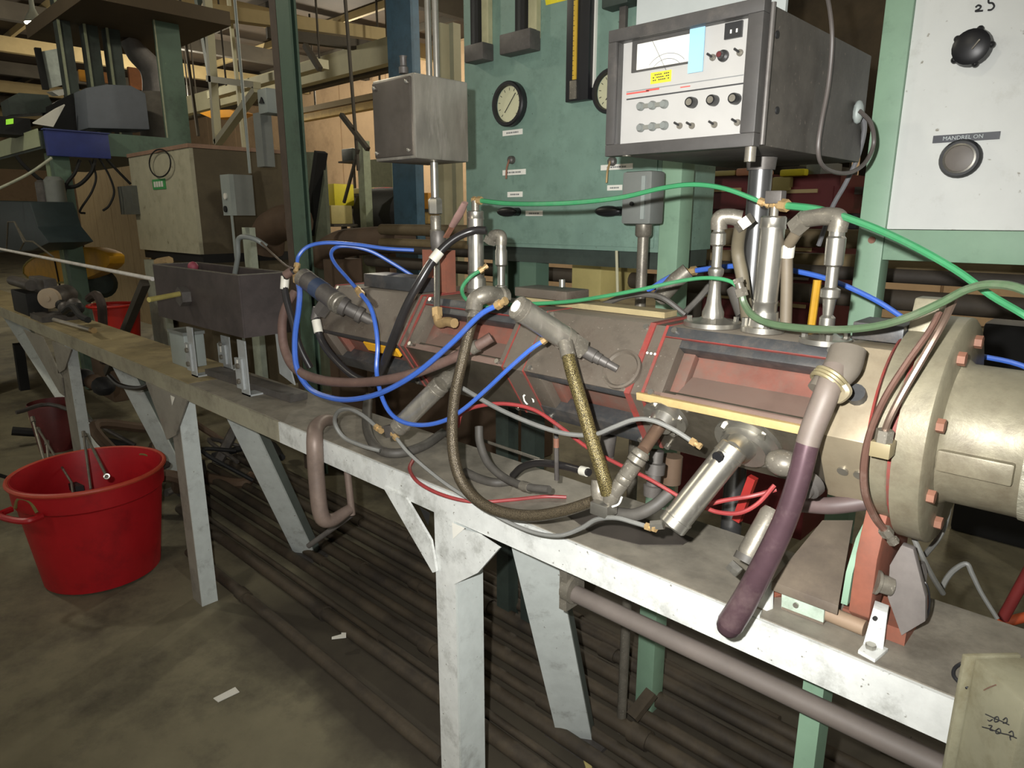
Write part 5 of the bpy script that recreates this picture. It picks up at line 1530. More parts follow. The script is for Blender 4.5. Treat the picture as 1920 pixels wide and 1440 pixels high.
bracket('bright slotted bracket under the front right corner of the tank', 446, 636, 470, 740, 455)
bracket('bright slotted bracket under the front left of the tank beside the grey box', 351, 612, 371, 700, 360, .925)
bracket('small bright bracket plate at the rear under the tank', 415, 628, 434, 665, 425, 1.06)
MB().prism([P(516, 626, Y=1.03), P(526, 628, Y=1.03), P(552, 722, Y=1.03), P(524, 700, Y=1.03)], (0, .005, 0)).thing('tank_bracket', ZINC, 'tall bright bracket at the right rear of the tank behind the hoses', 'bracket', 'adjustable brackets under the black tank')
g0, g1 = P(316, 622, Y=.955), P(350, 684, Y=.955)
gb = T('switch_box', 'pale grey rectangular box standing on the bench under the tank', 'box', V(((g0.x + g1.x) / 2, .99, BZ)))
MB().box((g0.x, .955, BZ), (g1.x, 1.03, g0.z)).build('body', GREYLT, gb, bevel=.004)
MB().box((g0.x - .003, .952, g0.z + .0005), (g1.x + .003, 1.033, g0.z + .012)).build('cover_edge', GREYBOX, gb)
MB().beam(P(400, 695, Z=BZ + .012), P(560, 745, Z=BZ + .012), .06, .022, EY).thing('flat_plate', STEELDK, 'dark steel plate lying on the bench right of the tank', 'plate')

# ================================================================ bench end on the left
MB().cyl(P(-60, 455, Y=.99), P(286, 523, Y=.99), .0085, n=12).thing('steel_rod', M('rod_bright', (236, 233, 228), .35, .1), 'long bright rod entering the tank from the left', 'rod')
rd = [P(60, 588, Z=BZ + .012), P(172, 619, Z=BZ + .012)]
t = T('steel_rod', 'thin bright rod lying on the far bench end', 'rod', rd[1])
MB().cyl(rd[0], rd[1], .011, n=10).build('shaft', M('rod_bright2', (190, 186, 176), .35, .5), t)
MB().cyl(rd[1], rd[1] + (rd[1] - rd[0]).normalized() * .03, .015, n=10).build('tip', BRASS, t)
wm = T('wheel_mechanism', 'greasy motor mechanism with a cream wheel on the far bench end', 'machine', P(90, 595, Z=BZ))
p = P(90, 560, Y=.93)
MB().lathe(p, V((0.75, -.66, 0)), [(-.03, .055), (0, .055), (.002, .048), (.003, .015), (.012, .015), (.013, .002)], 30).build('wheel', M('wheel_cream', (190, 172, 148), .6, 0, .06), wm)
q = p - V((.75, -.66, 0)) * .04
MB().lathe(q, V((-.75, .66, 0)), [(0, .05), (.02, .06), (.15, .06), (.16, .045), (.2, .035)], 20).build('motor', STEELDK, wm)
MB().box((q.x - .15, .87, BZ), (q.x + .1, 1.05, BZ + .03)).build('base', STEELDK, wm)
a = P(50, 575, Y=.9)
MB().box((a.x - .25, .88, BZ), (a.x + .12, .98, BZ + .13)).build('gear_case', BLACKM, wm, bevel=.008)
MB().cyl(a + V((-.2, -.01, .14)), a + V((.25, -.01, .14)), .03, n=14).build('drum', STEELDK, wm)
MB().box((a.x - .3, .99, BZ + .03), (a.x + .05, 1.06, BZ + .2)).build('guard', STEELDK, wm, bevel=.01)
MB().tube([P(120, 585, Y=.9), P(135, 575, Y=.9), P(150, 592, Y=.9), P(165, 600, Y=.9)], .015, n=8).build('linkage', BLACKM, wm)
for k in range(5):
    qq = P(115 + 8 * k, 572 + 6 * (k % 3), Y=.98)
    MB().ball(qq, .03 + .008 * (k % 2), (1, 1, 1), 10).build('lump', STEELDK if k % 2 else BLACKM, wm)

# ================================================================ grimy box at the lower right
sg = T('control_box', 'grimy cream metal box with marker scribbles at the lower right corner', 'box', P(1870, 1440, Y=.72))
c0 = P(1826, 1233, Y=.73)
c1 = P(1935, 1254, Y=.685)
ux = (c1 - c0)
ux.z = 0
uz = EZ
W_ = ux.length
ux.normalize()
uy = V((-ux.y, ux.x, 0))
if uy.y < 0:
    uy = -uy
H_ = .17
cen = c0 + ux * (W_ / 2) - EZ * (H_ / 2) + uy * .04
MB().obox(cen, ux * (W_ / 2), uy * .04, EZ * (H_ / 2)).build('body', SIGNM, sg, bevel=.004)
MB().obox(c0 - ux * .003 - EZ * (H_ / 2) + uy * .02, ux * .0025, uy * .028, EZ * (H_ / 2 + .001)).build('side_flange', SIGNM, sg, bevel=.001)


def onsg(x, y):
    d = ray(x, y)
    n = uy
    t_ = (c0 - CAM).dot(n) / d.dot(n)
    return CAM + d * t_ - uy * .0006


m = MB()
for seg in (((1849, 1339), (1858, 1343), (1868, 1348), (1876, 1351), (1893, 1359)), ((1843, 1363), (1855, 1366), (1866, 1370), (1880, 1375), (1893, 1378), (1907, 1384)),
            ((1853, 1350), (1857, 1352), (1862, 1349)), ((1866, 1346), (1872, 1344), (1873, 1352), (1866, 1353), (1866, 1346)), ((1882, 1350), (1888, 1346), (1889, 1354), (1882, 1356)),
            ((1855, 1360), (1861, 1361), (1857, 1368), (1863, 1370)), ((1868, 1370), (1875, 1366), (1877, 1374), (1869, 1375), (1868, 1370)), ((1893, 1374), (1899, 1371), (1901, 1380), (1895, 1381), (1896, 1388))):
    m.tube([onsg(*s_) for s_ in seg], .00055, n=5)
m.build('handwriting', INK, sg, label='two lines of struck-out marker digits')
m = MB()
m.tube([onsg(1846, 1294), onsg(1856, 1289), onsg(1869, 1284)], .0006, n=5)
m.build('scratch', M('brown_scratch', (110, 84, 70), .7), sg)
fs = V((cen.x, cen.y, 0))
MB().beam(V((cen.x, cen.y, 0)), V((cen.x, cen.y, c0.z - H_)), .03, .03, EX).build('stand_post', STEELDK, sg)
BOXES, BOXES2 = [], []

# ================================================================ background, left: operator platform
pc = P(75, 245, Y=1.6)
PX = pc.x
pe = P(348, 258, X=PX)
pf = T('operator_platform', 'green raised platform with columns carrying the console at the upper left', 'platform', V((PX - 1, 2.2, 0)))
pz_ = pc.z
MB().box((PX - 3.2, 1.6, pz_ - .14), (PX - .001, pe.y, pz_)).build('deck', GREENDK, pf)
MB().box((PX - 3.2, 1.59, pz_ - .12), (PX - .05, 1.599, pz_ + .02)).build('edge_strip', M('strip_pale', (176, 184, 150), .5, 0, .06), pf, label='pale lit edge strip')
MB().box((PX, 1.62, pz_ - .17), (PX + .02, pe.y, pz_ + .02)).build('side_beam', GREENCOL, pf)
for x0, x1, yt, lab in ((302, 346, -40, 1), (206, 232, -40, 0), (165, 192, -40, 0), (118, 142, -40, 0)):
    if lab:
        a, b = P(x0, 150, X=PX), P(x1, 150, X=PX)
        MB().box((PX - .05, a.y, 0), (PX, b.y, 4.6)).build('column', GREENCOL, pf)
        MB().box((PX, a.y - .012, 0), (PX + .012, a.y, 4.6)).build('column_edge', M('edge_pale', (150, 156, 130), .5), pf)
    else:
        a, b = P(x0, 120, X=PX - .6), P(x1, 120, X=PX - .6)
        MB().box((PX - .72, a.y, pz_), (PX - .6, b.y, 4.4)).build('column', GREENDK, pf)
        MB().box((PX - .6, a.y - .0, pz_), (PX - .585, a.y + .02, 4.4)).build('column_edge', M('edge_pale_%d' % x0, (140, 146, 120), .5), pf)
lg = [P(95, 340, X=PX - .1), P(150, 420, X=PX - .1)]
MB().box((PX - .5, P(96, 340, X=PX - .4).y, 0), (PX - .38, P(116, 340, X=PX - .4).y, pz_ - .14)).build('leg', M('leg_pale_green', (138, 156, 122), .6), pf, label='pale green front leg of the platform')
p0_, p1_ = P(112, 300, X=PX - .05), P(160, 590, X=PX - .05)
le_ = P(156, 590, X=PX + .2)
ls_ = V((PX - .06, p0_.y, pz_ - .14))
le_ = ls_ + (le_ - ls_) * (ls_.z / (ls_.z - le_.z))
MB().beam(ls_, le_, .12, .12, EY).build('leg', GREENCOL, pf, label='slanted dark green leg')
zc_ = P(240, 10, X=PX + .3).z
MB().box((PX - 1.6, P(165, 30, X=PX + .3).y, zc_), (PX + .3, pe.y + .4, zc_ + .12)).build('canopy', M('canopy_brown', (84, 72, 54), .8, 0, .15, 2), pf)
# things on and at the platform
mo = T('console_monitor', 'big grey back of a console monitor on the platform', 'monitor', P(220, 245, X=PX - .12))
qd = [P(160, 165, X=PX - .1), P(200, 158, X=PX - .1), P(245, 160, X=PX - .1), P(273, 175, X=PX - .1), P(281, 243, X=PX - .1), P(166, 240, X=PX - .1)]
MB().prism(qd, (-.35, 0, 0)).build('housing', MONGREY, mo, bevel=.01)
sc_ = [q + V((-.36, 0, 0)) for q in (P(112, 190, X=PX - .1), P(160, 165, X=PX - .1), P(168, 240, X=PX - .1), P(112, 245, X=PX - .1))]
MB().prism(sc_, (-.2, 0, 0)).build('screen_bezel', BLACKM, mo)
a, b = P(84, 243, X=PX + .1), P(209, 298, X=PX + .1)
bb = T('blue_box', 'dark blue flat box hanging at the platform edge', 'box', V((PX + .1, (a.y + b.y) / 2, b.z)))
MB().box((PX + .03, a.y, b.z), (PX + .1, b.y, a.z)).build('body', BLUEBOX, bb, bevel=.006)
MB().box((PX + .025, a.y - .01, a.z + .001), (PX + .11, b.y + .01, a.z + .012)).build('lid', M('blue_lid', (52, 62, 118), .5), bb)
wpn = T('lit_panel', 'bright pale panel standing high behind the console', 'panel', P(105, 165, X=PX - 1.2))
MB().prism([P(75, 97, X=PX - 1.2), P(125, 88, X=PX - 1.2), P(140, 153, X=PX - 1.2), P(84, 168, X=PX - 1.2)], (-.04, 0, 0)).build('sheet', M('panel_bright', (222, 232, 222), .4), wpn)
MB().beam(P(70, 90, X=PX - 1.19), P(86, 168, X=PX - 1.19), .05, .05).build('frame_edge', BLACKM, wpn)
for x0, y0, x1, y1, lb, mt in ((148, 130, 180, 155, 'bright orange panel behind the platform columns, left of three', ORANGE), (194, 135, 218, 158, 'dim orange panel behind the platform columns, middle of three', M('orange_dim', (150, 96, 40), .6)), (240, 125, 274, 170, 'dark orange panel behind the platform columns, right of three', M('orange_dk', (150, 88, 36), .6))):
    a, b = P(x0, y0, X=PX - 1.6), P(x1, y1, X=PX - 1.6)
    MB().box((PX - 1.64, a.y, b.z), (PX - 1.6, b.y, a.z)).thing('orange_sheet', mt, lb, 'sheet')
hose('flex_duct', 'grey flexible duct bending down behind the platform column', None, [30, 40, 42, 40], M('duct_grey', (120, 116, 112), .6), pp=[P(x, y, X=PX - .9) for x, y in ((238, 72), (258, 100), (284, 130), (290, 170), (282, 215))], cat='duct', n=12)
a = P(278, 180, X=PX - .7)
MB().cyl(V((a.x, P(303, 210, X=PX - .7).y, pz_)), V((a.x, P(303, 210, X=PX - .7).y, P(303, 178, X=PX - .7).z)), .22, n=18).thing('grey_drum', M('drum_grey', (104, 98, 88), .7), 'dim grey drum standing on the platform beside the column', 'drum')
MB().prism([P(62, 232, X=PX - .3), P(105, 205, X=PX - .3), P(122, 197, X=PX - .3), P(100, 238, X=PX - .3)], (-.02, 0, .01)).thing('clipboard_sheet', PAPER, 'pale sheet leaning at the front of the console', 'paper')
MB().prism([P(98, 172, X=PX - .7), P(125, 166, X=PX - .7), P(150, 172, X=PX - .7), P(110, 180, X=PX - .7)], (-.2, 0, .02)).thing('paper_pile', PAPER, 'crumpled white papers on top of the console', 'paper')
a, b = P(-30, 215, X=PX - .5), P(60, 248, X=PX - .5)
kb = T('console_unit', 'black console unit with a small green lamp at the left edge', 'console', V((PX - .6, 1.8, pz_)))
MB().box((PX - .8, a.y, pz_ + .0), (PX - .5, b.y, a.z)).build('body', BLACKM, kb)
MB().prism([P(11, 224, X=PX - .497), P(25, 222, X=PX - .497), P(25, 232, X=PX - .497), P(11, 234, X=PX - .497)], (.004, 0, 0)).build('green_lamp', M('green_lamp', (130, 190, 50), .5, emit=.6), kb)
MB().prism([P(15, 185, X=PX - .55), P(35, 174, X=PX - .55), P(90, 178, X=PX - .55), P(105, 210, X=PX - .55), P(20, 215, X=PX - .55)], (-.3, 0, 0)).build('desk_hood', GREENDK, kb)
# cable bundle under the blue box
for i, (l_, lb) in enumerate((([(30, 292), (50, 315), (90, 345), (140, 350), (170, 325), (178, 300)], 'black cable sagging across below the blue box'),
                              ([(150, 300), (140, 325), (125, 345), (120, 370)], 'black cable dropping from the blue box to the motor'),
                              ([(168, 300), (180, 330), (172, 360), (150, 395), (160, 400)], 'thin cable loop right of the slanted leg'),
                              ([(186, 296), (205, 330), (214, 360), (205, 385), (193, 395)], 'thin cable hook hanging before the plywood'),
                              ([(200, 298), (222, 322), (245, 345)], 'black cable running from the blue box to the beige cabinet'))):
    hose('drop_cable', lb, None, (7, 6, 4, 4, 5)[i], BLACKM, pp=[P(x, y, X=PX + .06) for x, y in l_], cat='cable')
hose('pale_wire', 'pale thin rod rising from the left edge toward the blue box', None, 5, M('wire_white', (176, 180, 160), .5), pp=[P(-20, 362, X=PX + .3), P(50, 328, X=PX + .3), P(97, 296, X=PX + .3)], cat='wire')
mt_ = T('small_motor', 'small grey motor hanging beside the slanted platform leg', 'motor', P(100, 378, X=PX + .1))
MB().lathe(P(108, 385, X=PX + .1), EZ, [(0, .05), (.02, .075), (.2, .075), (.23, .05)], 16).build('body', GREYBOX, mt_)
MB().lathe(P(84, 380, X=PX + .05), EZ, [(0, .05), (.16, .05), (.18, .03)], 14).build('can', STEELDK, mt_)
# dark hopper and yellow guard
hp = T('dark_hopper', 'dark blue-green sloped hopper at the left edge', 'hopper', P(30, 470, Y=1.35))
MB().prism([P(-60, 375, Y=1.35), P(55, 378, Y=1.35), P(70, 425, Y=1.35), P(92, 455, Y=1.35), P(60, 470, Y=1.35), P(-60, 475, Y=1.35)], (0, .3, 0)).build('body', M('hopper_teal', (40, 52, 54), .5), hp, bevel=.01)
for nm, l_ in (('front_wire', [(12, 470), (15, 416), (27, 416), (45, 455), (38, 468)]), ('long_wire', [(27, 416), (48, 452), (62, 453), (100, 482)])):
    MB().tube([P(x, y, Y=1.2) for x, y in l_], .006, n=6, smooth=False).thing('bent_wire', STEEL, 'bent bright wire frame before the dark hopper' if nm[0] == 'f' else 'long bent wire running from the hopper to the yellow guard', 'wire')
gd = T('belt_guard', 'yellow oval belt guard behind the bench end', 'guard', P(130, 530, Y=1.85))
ov = [P(125 + 82 * math.cos(a) * (1 if abs(math.cos(a)) < .98 else .98), 497 - 0.12 * 82 * math.cos(a) + 32 * math.sin(a), Y=1.85) for a in [2 * math.pi * k / 28 for k in range(28)]]
MB().prism(ov, (0, .12, 0)).build('cover', YEL, gd, bevel=.008)
MB().tube(ov[6:22], .012, n=6, smooth=False).build('edge_band', M('guard_edge', (150, 138, 70), .6), gd)
MB().beam(P(103, 490, Y=1.845), P(112, 535, Y=1.845), .015, .01).build('seam', BLACKM, gd)
MB().lathe(P(182, 530, Y=2.05), EX, [(-.2, .1), (-.18, .14), (.16, .14), (.2, .09)], 18).thing('guard_motor', GREENDK, 'dark green motor behind the yellow guard', 'motor')
MB().lathe(P(110, 470, Y=2.2) - EZ * .05, EZ, [(0, .1), (.1, .11), (.15, .08)], 14).thing('cream_tin', M('tin_cream', (190, 176, 140), .6), 'cream tin behind the yellow guard', 'tin')
# red bucket on the floor behind the bench
bk = P(207, 640, Y=1.75)
bt, bb_ = P(210, 572, Y=1.75), P(208, 650, Y=1.75)
rb = T('red_bucket', 'bright orange-red bucket behind the far bench end', 'bucket', V((bt.x, 1.75, 0)))
rr = rw(80, bt)
MB().box((bt.x - .25, 1.6, 0), (bt.x + .25, 2.0, bb_.z - .001)).thing('low_stand', BROWNP, 'dark low stand under the orange-red bucket', 'stand', bevel=.01)
MB().lathe(V((bt.x, 1.78, 0)), EZ, [(bb_.z, rr * .8), (bt.z, rr), (bt.z + .01, rr * .96), (bb_.z + .02, rr * .76)], 28).build('body', REDBUCK, rb)
m = MB()
m.tube([V((bt.x + math.cos(a) * rr * 1.01, 1.75 + math.sin(a) * rr * 1.01, bt.z)) for a in [2 * math.pi * k / 28 for k in range(28)]], .012, n=6, closed=True, smooth=False)
m.build('rim', REDBUCK, rb)
MB().tube([P(168, 560, Y=1.4), P(180, 553, Y=1.4), P(190, 570, Y=1.4), P(193, 610, Y=1.4), P(196, 680, Y=1.4)], .03, n=8).thing('dark_bar', M('dark_brown_bar', (58, 46, 40), .7), 'dark bent bar before the orange-red bucket', 'bar')
MB().beam(P(272, 530, Y=1.6), P(247, 590, Y=1.6) + (P(247, 590, Y=1.6) - P(272, 530, Y=1.6)) * 2.2, .05, .05).thing('dark_bar', M('dark_grey_bar', (70, 66, 58), .7), 'dark slanted bar between the bucket and the grey leg', 'bar')
# plywood board and cabinets
pb = T('plywood_board', 'tall tan plywood board leaning behind the cables', 'board', P(210, 560, Y=3.4))
for k in range(4):
    x0 = 152 + 30 * k
    a, b = P(x0, 420, Y=3.3), P(x0 + 29.6, 420, Y=3.3)
    a.z = P(x0, 285, Y=3.3).z
    MB().box((a.x, 3.3, 0), (b.x, 3.33, a.z)).build('plank', PLY, pb)
CY = 2.2
cb = T('beige_cabinet', 'beige machine cabinet with a small green sign behind the bench', 'cabinet', V((-6, CY + .5, 0)))
a, b, d_ = P(240, 290, Y=CY), P(357, 276, Y=CY), P(372, 477, Y=CY)
cx0, cx1, cz1, cz0 = a.x, (b.x + d_.x) / 2, b.z, d_.z
yb_ = P(604, 285, X=cx1).y
MB().box((cx0, CY, cz0), (cx1, CY + .03, cz1)).build('front_door', CAB, cb)
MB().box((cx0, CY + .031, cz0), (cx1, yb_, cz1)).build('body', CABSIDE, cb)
MB().box((cx0 - .01, CY - .01, cz1 + .001), (cx1 + .01, yb_, cz1 + .03)).build('top_edge', M('top_edge_tan', (150, 120, 100), .7), cb)
MB().box((cx0 + .05, CY + .02, cz0 - .07), (cx1, yb_, cz0 - .001)).build('plinth', BLACKM, cb)
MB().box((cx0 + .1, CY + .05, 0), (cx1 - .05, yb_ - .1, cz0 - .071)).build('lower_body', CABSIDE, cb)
a, b = P(286, 337, Y=CY - .001), P(312, 354, Y=CY - .001)
sgn = MB().box((a.x, CY - .006, b.z), (b.x, CY - .0005, a.z)).build('green_sign', LABELGREEN, cb)
mz = (a.z + b.z) / 2
for k in range(4):
    xx = a.x + (b.x - a.x) * (.12 + .19 * k)
    MB().box((xx, CY - .008, mz - .022), (xx + (b.x - a.x) * .14, CY - .006, mz + .022)).build('letter_block', PAPER, sgn)
m = MB()
m.tube([P(300 + 20 * math.cos(a_), 306 + 26 * math.sin(a_), Y=CY - .03) for a_ in [2 * math.pi * k / 24 for k in range(24)]], .006, n=6, closed=True, smooth=False)
m.build('wire_ring', BLACK, cb)
MB().box((P(258, 470, Y=CY - .1).x, CY - .06, 0), (P(285, 470, Y=CY - .1).x, CY, cz0 - .08)).build('leg', M('leg_pale_grey', (160, 164, 148), .6), cb, label='pale grey front leg')
a, b = P(220, 350, Y=CY - .05), P(252, 402, Y=CY - .05)
MB().box((a.x, CY - .05, b.z), (b.x, CY - .0005, a.z)).thing('grey_box', M('box_dim_grey', (94, 96, 90), .6), 'small grey box at the left edge of the beige cabinet', 'box')
# grey switch boxes on conduits in front of the green column
SY = 2.0
t = T('switch_enclosure', 'grey switch enclosure with a pale front edge below on the conduit', 'box', P(445, 405, Y=SY))
a, b, c_ = P(412, 328, Y=SY), P(436, 404, Y=SY), P(480, 330, Y=SY)
MB().box((a.x, SY, b.z), (b.x, SY + .03, a.z)).build('front', GREYLT, t)
yq = P(476, 365, X=b.x).y
MB().box((a.x, SY + .031, b.z), (b.x - .002, yq, a.z)).build('body', GREYBOX, t)
for y, mt in ((368, PAPER), (392, BLACKM)):
    p = P(424, y, Y=SY)
    MB().cyl(p, p - EY * .01, .02, n=10).build('button', mt, t)
t = T('switch_enclosure', 'tall grey switch column with a small head box higher up', 'box', P(495, 310, Y=SY))
a, b = P(474, 213, Y=SY), P(496, 312, Y=SY)
yq = P(512, 260, X=b.x).y
MB().box((a.x, SY, b.z), (b.x, yq, a.z)).build('body', GREYBOX, t)
a, b = P(481, 168, Y=SY - .03), P(502, 211, Y=SY - .03)
MB().box((a.x, SY - .03, b.z), (b.x, SY + .12, a.z)).build('head', GREYLT, t, bevel=.01)
MB().cyl(V(((a.x + b.x) / 2, SY + .14, 0)), V(((a.x + b.x) / 2, SY + .14, 5.2)), .02, n=10).build('riser_conduit', GREYBOX, t)
MB().prism([P(487, 194, Y=SY - .032), P(496, 194, Y=SY - .032), P(491, 182, Y=SY - .032)], (0, -.006, 0)).build('dark_mark', BLACKM, t)
for x, y0, y1, lb in ((453, 100, 325, 'thin conduit running up from the lower switch enclosure'), (470, 100, 340, None), (438, 395, 560, 'thin conduit running down from the lower switch enclosure')):
    if lb:
        a, b = P(x - 4, y0, Y=SY + .1), P(x + (y1 - y0) * .07, y1, Y=SY + .1)
        MB().cyl(V((b.x, b.y, 4.9 if y0 < 200 else a.z)), V((b.x, b.y, b.z if y0 < 200 else 0)), .009, n=10).thing('thin_conduit', GREYLT, lb, 'conduit')
a = P(468, 430, Y=SY + .15)
MB().box((a.x - .05, SY + .12, 0), (a.x + .06, SY + .16, P(468, 428, Y=SY).z)).thing('pale_post', M('post_pale', (168, 176, 160), .6), 'pale post behind the tank below the switch enclosure', 'post')
# main green column
gcx = P(527, 250, Y=1.9).x
gcx2 = P(558, 250, Y=1.9).x
t = T('green_column', 'tall green steel column rising behind the tank', 'column', V(((gcx + gcx2) / 2, 1.9, 0)))
MB().box((gcx + .045, 1.9, 0), (gcx2, 1.912, 5.0)).build('front_flange', GREENCOL, t)
MB().box((gcx + .05, 1.935, 0), (gcx2 - .01, 1.947, 5.0)).build('rear_flange', GREENCOL, t)
MB().box(((gcx + gcx2) / 2, 1.913, 0), ((gcx + gcx2) / 2 + .012, 1.934, 5.0)).build('web', GREENDK, t)
MB().box((gcx - .025, 1.9, 0), (gcx + .04, 1.93, 5.0)).build('conduit_strip', M('conduit_brown', (84, 72, 62), .7), t)
# round tan tank and dark duct behind
q = P(500, 430, Y=3.6)
MB().lathe(V((q.x, 3.6, 0)), EZ, [(0, .42), (P(500, 330, Y=3.6).z, .42), (P(500, 318, Y=3.6).z, .3)], 24).thing('tan_vessel', M('vessel_tan', (132, 122, 96), .7, 0, .12, 3), 'round tan vessel behind the green column', 'vessel')
MB().tube([P(500, 470, Y=2.6), P(505, 435, Y=2.6), P(530, 418, Y=2.6), P(560, 415, Y=2.62)], .13, n=14).thing('brown_duct', BROWNP, 'bent brown duct behind the blue tubes', 'duct')
hose('brown_duct', 'thick dark brown duct lying across behind the machine', None, 52, BROWNP, pp=[P(x, y, Y=2.4) for x, y in ((600, 480), (640, 458), (690, 452), (760, 448))], cat='duct', n=14)
q = P(640, 458, Y=2.4)
MB().box((q.x - .06, 2.3, 0), (q.x + .06, 2.5, q.z - .09)).thing('duct_stand', BROWNP, 'dark stand under the thick brown duct', 'stand')
# slanted grey panel and struts
t = T('leaning_plate', 'grey-green plate with a dark strut leaning right of the green column', 'plate', P(590, 440, Y=3))
pl0 = [P(572, 285, Y=3), P(605, 285, Y=3), P(615, 450, Y=3), P(575, 450, Y=3)]
MB().prism(pl0[:3] + [V((pl0[2].x, 3, 0)), V((pl0[3].x, 3, 0)), pl0[3]], (0, .03, 0)).build('plate', M('plate_greygreen', (104, 110, 92), .7), t)
MB().beam(P(602, 285, Y=2.97), P(580, 440, Y=2.97), .09, .05).build('strut', BLACKM, t)
# blue column
q0, q1 = P(737, 350, Y=4.6), P(780, 350, Y=4.6)
t = T('blue_column', 'dark blue steel column behind the stainless box', 'column', V(((q0.x + q1.x) / 2, 4.6, 0)))
MB().box((q0.x, 4.6, 0), (q1.x, 4.63, 4.6)).build('front_flange', BLUECOL, t)
MB().box(((q0.x + q1.x) / 2 - .02, 4.631, 0), ((q0.x + q1.x) / 2 + .02, 4.85, 4.6)).build('web', BLUECOL, t)
# crane beams and rails
q = P(650, 88, Y=5.5)
r_ = P(745, 68, Y=7.0)
l_ = P(380, 20, Z=r_.z)
MB().beam(l_, P(752, 71, Z=r_.z), .16, .17, EY).thing('crane_beam', BEAMTAN, 'tan overhead beam running back above the blue column', 'beam')
MB().beam(P(500, 62, Z=r_.z - .25), P(752, 95, Z=r_.z - .25), .1, .14, EY).thing('crane_beam', BEAMDK, 'dark overhead beam just under the tan one', 'beam')


def rail(p0, p1, Y, th, name, mat, lab):
    a, b = P(*p0, Y=Y), P(*p1, Y=Y)
    z = (a.z + b.z) / 2
    h = rw(th, (a + b) / 2)
    t = T(name, lab, 'beam', V(((a.x + b.x) / 2, Y, z - h)))
    MB().box((a.x, Y, z - h), (b.x, Y + .15, z + h)).build('beam_run', mat, t)
    for x in (a.x + .3, b.x - .3):
        MB().cyl(V((x, Y + .2, z + h)), V((x, Y + .2, 5.2)), .015, n=8).build('hanger', BEAMDK, t)
        MB().box((x - .04, Y + .151, z - h * .5), (x + .04, Y + .24, z + h)).build('hanger_clip', BEAMDK, t)


rail((340, 195), (730, 100), 6.2, 36, 'pale_beam', BEAMWH, 'broad pale overhead beam left of the blue column')
rail((330, 222), (730, 125), 6.4, 10, 'dark_rail', BEAMDK, 'dark rail just under the broad pale beam')
rail((560, 212), (715, 172), 7.4, 10, 'yellow_beam', BEAMTAN, 'upper yellowish beam across the back left of the stainless box')
rail((560, 220), (715, 195), 7.4, 12, 'yellow_beam', M('beam_yellow', (176, 146, 80), .7), 'lower yellowish beam across the back left of the stainless box')
rail((385, 145), (600, 160), 5.2, 14, 'pale_rail', BEAMWH, 'thin pale rail above the triangular bracket')
t = T('triangle_frame', 'pale triangular hanging frame left of the switch column', 'frame', P(407, 270, Y=4.0))
for a, b in (((393, 60), (408, 270)), ((408, 268), (482, 168)), ((393, 148), (482, 160))):
    qa, qb = P(*a, Y=4.0), P(*b, Y=4.0)
    if a[1] == 60:
        qa = qb + (qa - qb) * ((5.2 - qb.z) / (qa.z - qb.z))
    MB().beam(qa, qb, .09, .07, EY).build('bar', BEAMWH, t)
ho = [P(372, 212, Y=5.5), P(395, 206, Y=5.5), P(430, 205, Y=5.5), P(447, 211, Y=5.5), P(430, 220, Y=5.5), P(395, 222, Y=5.5)]
t = T('orange_hoist', 'flat orange hoist cover behind the triangular frame', 'hoist', P(410, 222, Y=5.6))
MB().prism(ho, (0, .3, 0)).build('cover', ORANGE, t, bevel=.02)
MB().cyl(P(412, 206, Y=5.65), V((P(412, 206, Y=5.65).x, 5.65, 5.2)), .02, n=8).build('chain', BEAMDK, t)
for (p0, p1, w_, lb, mt) in (((345, 60), (372, 255), .04, 'thin dark rod hanging left of the triangular frame', BEAMDK), ((435, 60), (462, 320), .045, 'thin pale rod crossing the triangular frame', BEAMWH),
                             ((655, 100), (672, 320), .03, 'thin dark rod hanging left of the stainless box', BEAMDK), ((640, 215), (690, 280), .05, 'dark strut under the yellowish beams', BEAMDK),
                             ((572, 85), (600, 130), .06, 'dark brace above the pale beam', BEAMDK), ((672, 280), (645, 380), .03, 'dark thin rod slanting before the back wall', BEAMDK),
                             ((383, 60), (400, 160), .1, 'dark green post above the triangular frame', GREENDK)):
    qa, qb = P(*p0, Y=4.9), P(*p1, Y=4.9)
    if p0[1] <= 100 and p0[1] != 85:
        qa = qb + (qa - qb) * ((5.2 - qb.z) / (qa.z - qb.z))
    MB().beam(qa, qb, w_, w_).thing('hanging_rod', mt, lb, 'rod')
# mid-distance machines between green and blue columns
t = T('far_machine', 'dark greasy machine standing far behind between the columns', 'machine', P(670, 420, Y=5.2))
a, b = P(625, 372, Y=5.2), P(728, 436, Y=5.2)
MB().box((a.x, 5.2, 0), (b.x, 6.0, b.z)).build('base', BROWNP, t)
MB().lathe(V((a.x + .4, 5.5, (a.z + b.z) / 2)), EX, [(0, .25), (.1, .34), (.9, .34), (1.0, .2)], 18).build('drum', BLACKM, t)
MB().box((a.x + 1.1, 5.25, b.z), (b.x - .05, 5.7, b.z + .28)).build('gearbox', STEELDK, t, bevel=.03)
for k in range(5):
    MB().cyl(V((a.x + .3 + .25 * k, 5.3, b.z)), V((a.x + .3 + .25 * k, 5.3, b.z + .15 + .05 * (k % 3))), .05, n=10).build('stud', BLACKM if k % 2 else STEEL, t)
a, b = P(668, 265, Y=5), P(682, 450, Y=5)
MB().box((a.x, 5, 0), (a.x + .13, 5.1, a.z)).thing('pale_post', M('post_grey_green', (140, 148, 122), .6), 'pale post standing before the dark far machine', 'post')
a, b = P(690, 300, Y=6.5), P(740, 440, Y=6.5)
MB().box((a.x, 6.5, 0), (b.x, 7.0, a.z)).thing('far_cabinet', M('cab_green_grey', (120, 124, 98), .7), 'dim grey-green cabinet left of the blue column', 'cabinet')
